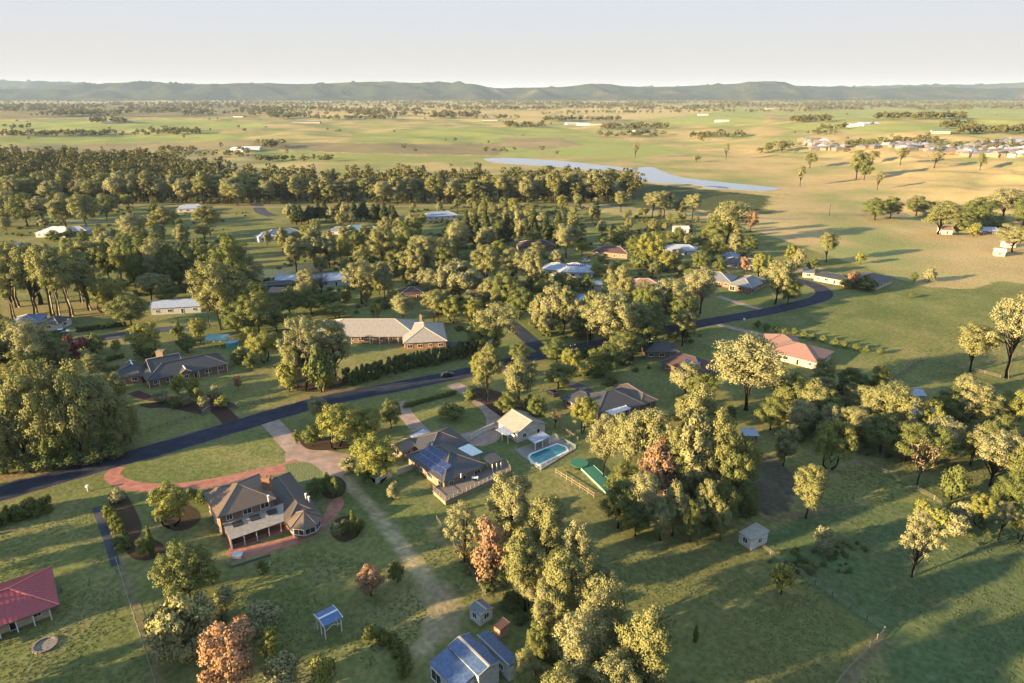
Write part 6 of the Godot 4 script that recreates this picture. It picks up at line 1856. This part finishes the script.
func details() -> void:
	var rd := gp(470, 372) - gp(430, 380)
	car("black car driving on the road past the homestead hedge", 447, 376.5, atan2(-rd.z, rd.x), "car_black")
	car("white car on the drive with two cars", 650, 343, 2.6, "car_white")
	car("blue-grey car parked behind the white one", 662, 348.5, 2.4, "car_blue")
	car("white car at the bright blue roofed house", 63, 333, 0.3, "car_white")
	car("pale car outside the solar strip house", 586, 262, 0.2, "car_white")
	car("dark car in the drive of the slate house", 552, 395, 2.2, "car_black")
	pole("lone pale pole beside the dry slope track", 829, 216, 9.0)
	pole("street lamp near the side road corner", 587, 348, 7.5, true)
	pole("pale pole at the asphalt court", 66, 336, 6.0, true)
	pole("power pole on the lawn before the roadside hedge", 572, 370, 9.0)
	pole("timber pole by the maroon roofed house's letterbox", 695, 236, 8.0)
	# letterboxes and odds and ends
	for l in [[88,491,"white letterbox on the verge beside the pink drive"], [323,391,"white letterbox under the white trunked gum"], [744,322,"pale brick letterbox beside the terracotta house drive"]]:
		var o := thing("letterbox", l[2], "letterbox", gp(l[0], l[1]))
		var b := MB.new(); b.box(Vector3(0, 0.5, 0), Vector3(0.25, 1.1, 0.25)); inst("post", b.mesh(), M.cream_wall, o)
		b = MB.new(); b.box(Vector3(0, 1.2, 0), Vector3(0.5, 0.4, 0.6)); b.box(Vector3(0, 1.42, 0), Vector3(0.6, 0.06, 0.7)); inst("mail_box", b.mesh(), M.white_paint, o)
	# fire pit ring on the cottage lawn
	var fp := thing("stone_ring", "oval stone ringed bed on the cottage lawn", "stone ring", gp(45, 645.5))
	var b := MB.new(); b.cyl(Vector3(0, -0.05, 0), 1.6, 0.12, 24); inst("ash_bed", b.mesh(), M.stone, fp)
	var sb := MB.new(); sb.box(Vector3(0, 0.12, 0), Vector3(0.5, 0.34, 0.34)); var sm := sb.mesh()
	for i in 18:
		var a := TAU * i / 18
		inst("stone", sm, M.stone, fp, Transform3D(Basis(Vector3.UP, -a + PI / 2 + 0.1 * sin(i * 5.0)), Vector3(cos(a) * 1.7, 0, sin(a) * 1.7)))
	# green shade-cloth tunnel and round cover below the pool
	var tn := thing("shade_tunnel", "long low bed under green shade cloth below the pool", "shade tunnel", gp(594, 484))
	var a := gp(581, 470) - tn.position; var e := gp(606, 494) - tn.position
	var d := (e - a).normalized(); var s := Vector3(-d.z, 0, d.x)
	if s.x < 0: s = -s
	var cb := MB.new()
	var wd := 3.4
	var arc: Array = []
	for i in 9:
		var t := PI * i / 8.0
		arc.append(s * (1 - cos(t)) * wd * 0.5 + Vector3(0, sin(t) * 0.08 + 0.5, 0))
	for i in 8: ccw_quad(cb, a + arc[i], e + arc[i], e + arc[i + 1], a + arc[i + 1], (arc[i] + arc[i + 1]) * 0.5 - s * wd * 0.5)
	for q in [a, e]:
		for i in 8: ccw_tri(cb, q + s * wd * 0.5 + Vector3(0, 0.5, 0), q + arc[i], q + arc[i + 1], (q - (a + e) * 0.5))
	inst("shade_cloth", cb.mesh(), M.green_cloth, tn)
	cb = MB.new(); cb.box((a + e) * 0.5 + s * 0.0 + Vector3(0, 0.25, 0), Vector3(0.12, 0.7, a.distance_to(e)), Basis(s, Vector3.UP, s.cross(Vector3.UP)))
	inst("side_board", cb.mesh(), M.pale_green_cloth, tn)
	cb = MB.new(); cb.box((a + e) * 0.5 + s * wd + Vector3(0, 0.25, 0), Vector3(0.12, 0.7, a.distance_to(e)), Basis(s, Vector3.UP, s.cross(Vector3.UP)))
	inst("side_board", cb.mesh(), M.pale_green_cloth, tn)
	var tp := thing("trampoline", "round green covered trampoline beside the shade tunnel", "trampoline", gp(579, 466))
	cb = MB.new(); cb.cyl(Vector3(0, 0.8, 0), 2.2, 0.14, 26); inst("mat", cb.mesh(), M.green_cloth, tp)
	cb = MB.new(); cb.tube([Vector3(0, -0.1, 0), Vector3(0, 0.85, 0)], [0.05, 0.05], 6); var lm := cb.mesh()
	for i in 6: inst("leg", lm, M.steel, tp, Transform3D(Basis.IDENTITY, Vector3(cos(TAU * i / 6) * 2.0, 0, sin(TAU * i / 6) * 2.0)))
	# patio table on the deck and lawn things
	var pt := thing("patio_table", "white patio table on the railed deck", "table", gp(475, 480, 1.1))
	cb = MB.new(); cb.box(Vector3(0, 0.72, 0), Vector3(1.5, 0.06, 0.9)); inst("table_top", cb.mesh(), M.white_paint, pt)
	cb = MB.new(); cb.box(Vector3(0, 0.34, 0), Vector3(0.06, 0.7, 0.06)); lm = cb.mesh()
	for q in [[-0.65, -0.38], [0.65, -0.38], [-0.65, 0.38], [0.65, 0.38]]: inst("leg", lm, M.white_paint, pt, Transform3D(Basis.IDENTITY, Vector3(q[0], 0, q[1])))
	var mt := thing("paving_slab", "small pale square slab by the terrace edge", "slab", gp(238, 557))
	cb = MB.new(); cb.box(Vector3(0, 0.3, 0), Vector3(1.6, 0.7, 1.3)); cb.box(Vector3(0, 0.68, 0), Vector3(1.8, 0.08, 1.5)); inst("lid", cb.mesh(), M.white_roof, mt)

# ---------------------------------------------------------------- rough grass
func grass_tufts() -> void:
	var r := RandomNumberGenerator.new(); r.seed = 12
	var meshes: Array = []
	for c in [[Color(0.07, 0.095, 0.03), Color(0.13, 0.14, 0.05)], [Color(0.13, 0.13, 0.05), Color(0.19, 0.17, 0.07)]]:
		var lv := Leaves.new(); lv.r.seed = 61
		for i in 12:
			var a := TAU * i / 12.0 + lv.r.randf()
			lv.leaf(Vector3(cos(a) * 0.12, 0.10, sin(a) * 0.12), (Vector3(cos(a) * 0.5, 0.9, sin(a) * 0.5)).normalized(), 0.11, 1.6, -0.8, c[0].lerp(c[1], lv.r.randf()))
		meshes.append(lv.mesh())
	# outlines in the picture where the grass is left long
	var areas := [
		[[745,548, 830,506, 1040,505, 1060,700, 840,700, 884,634], 9000, 0.9],
		[[560,545, 640,505, 745,548, 884,634, 830,700, 600,700], 9000, 0.8],
		[[0,560, 110,560, 160,700, -20,700], 6000, 0.8],
		[[160,640, 260,560, 330,550, 430,590, 440,640, 300,700, 150,700], 7000, 0.9],
		[[330,500, 400,490, 450,520, 500,600, 440,600], 4000, 0.8],
		[[830,440, 1030,440, 1040,510, 800,510], 6000, 1.0],
		[[0,500, 90,500, 110,560, 0,565], 3000, 0.7],
		[[880,360, 1030,300, 1040,420, 900,390], 5000, 1.3],
	]
	var out: Array = [[], []]
	for ar in areas:
		var pp := px_poly(ar[0])
		var rc := Rect2(pp[0], Vector2.ZERO)
		for q in pp: rc = rc.expand(q)
		for i in ar[1]:
			var q := Vector2(r.randf_range(rc.position.x, rc.end.x), r.randf_range(rc.position.y, rc.end.y))
			if not Geometry2D.is_point_in_polygon(q, pp): continue
			if n_mid.get_noise_2d(q.x * 1.6, q.y * 1.6) < r.randf_range(-0.4, 0.25): continue
			var p := Vector3(q.x, 0, q.y)
			var bad := false
			for t in track_lines:
				if t[3].has_point(q):
					for k in t[0].size() - 1:
						if Geometry2D.get_closest_point_to_segment(q, t[0][k], t[0][k + 1]).distance_to(q) < t[1] + 0.4: bad = true
			for g in boxes:
				if g.holds(p, 0.4): bad = true; break
			if bad: continue
			var s: float = ar[2] * r.randf_range(0.35, 0.8)
			out[1 if r.randf() < 0.06 + 0.3 * n_big.get_noise_2d(q.x * 4.0, q.y * 4.0) else 0].append(Transform3D(Basis(Vector3.UP, r.randf() * TAU).scaled(Vector3(s * 1.3, s, s * 1.3)), p))
	scatter("long_grass", "tufts of rough green grass in the paddocks", "grass", meshes[0], out[0])
	scatter("long_grass", "tufts of dry straw coloured grass in the paddocks", "grass", meshes[1], out[1])
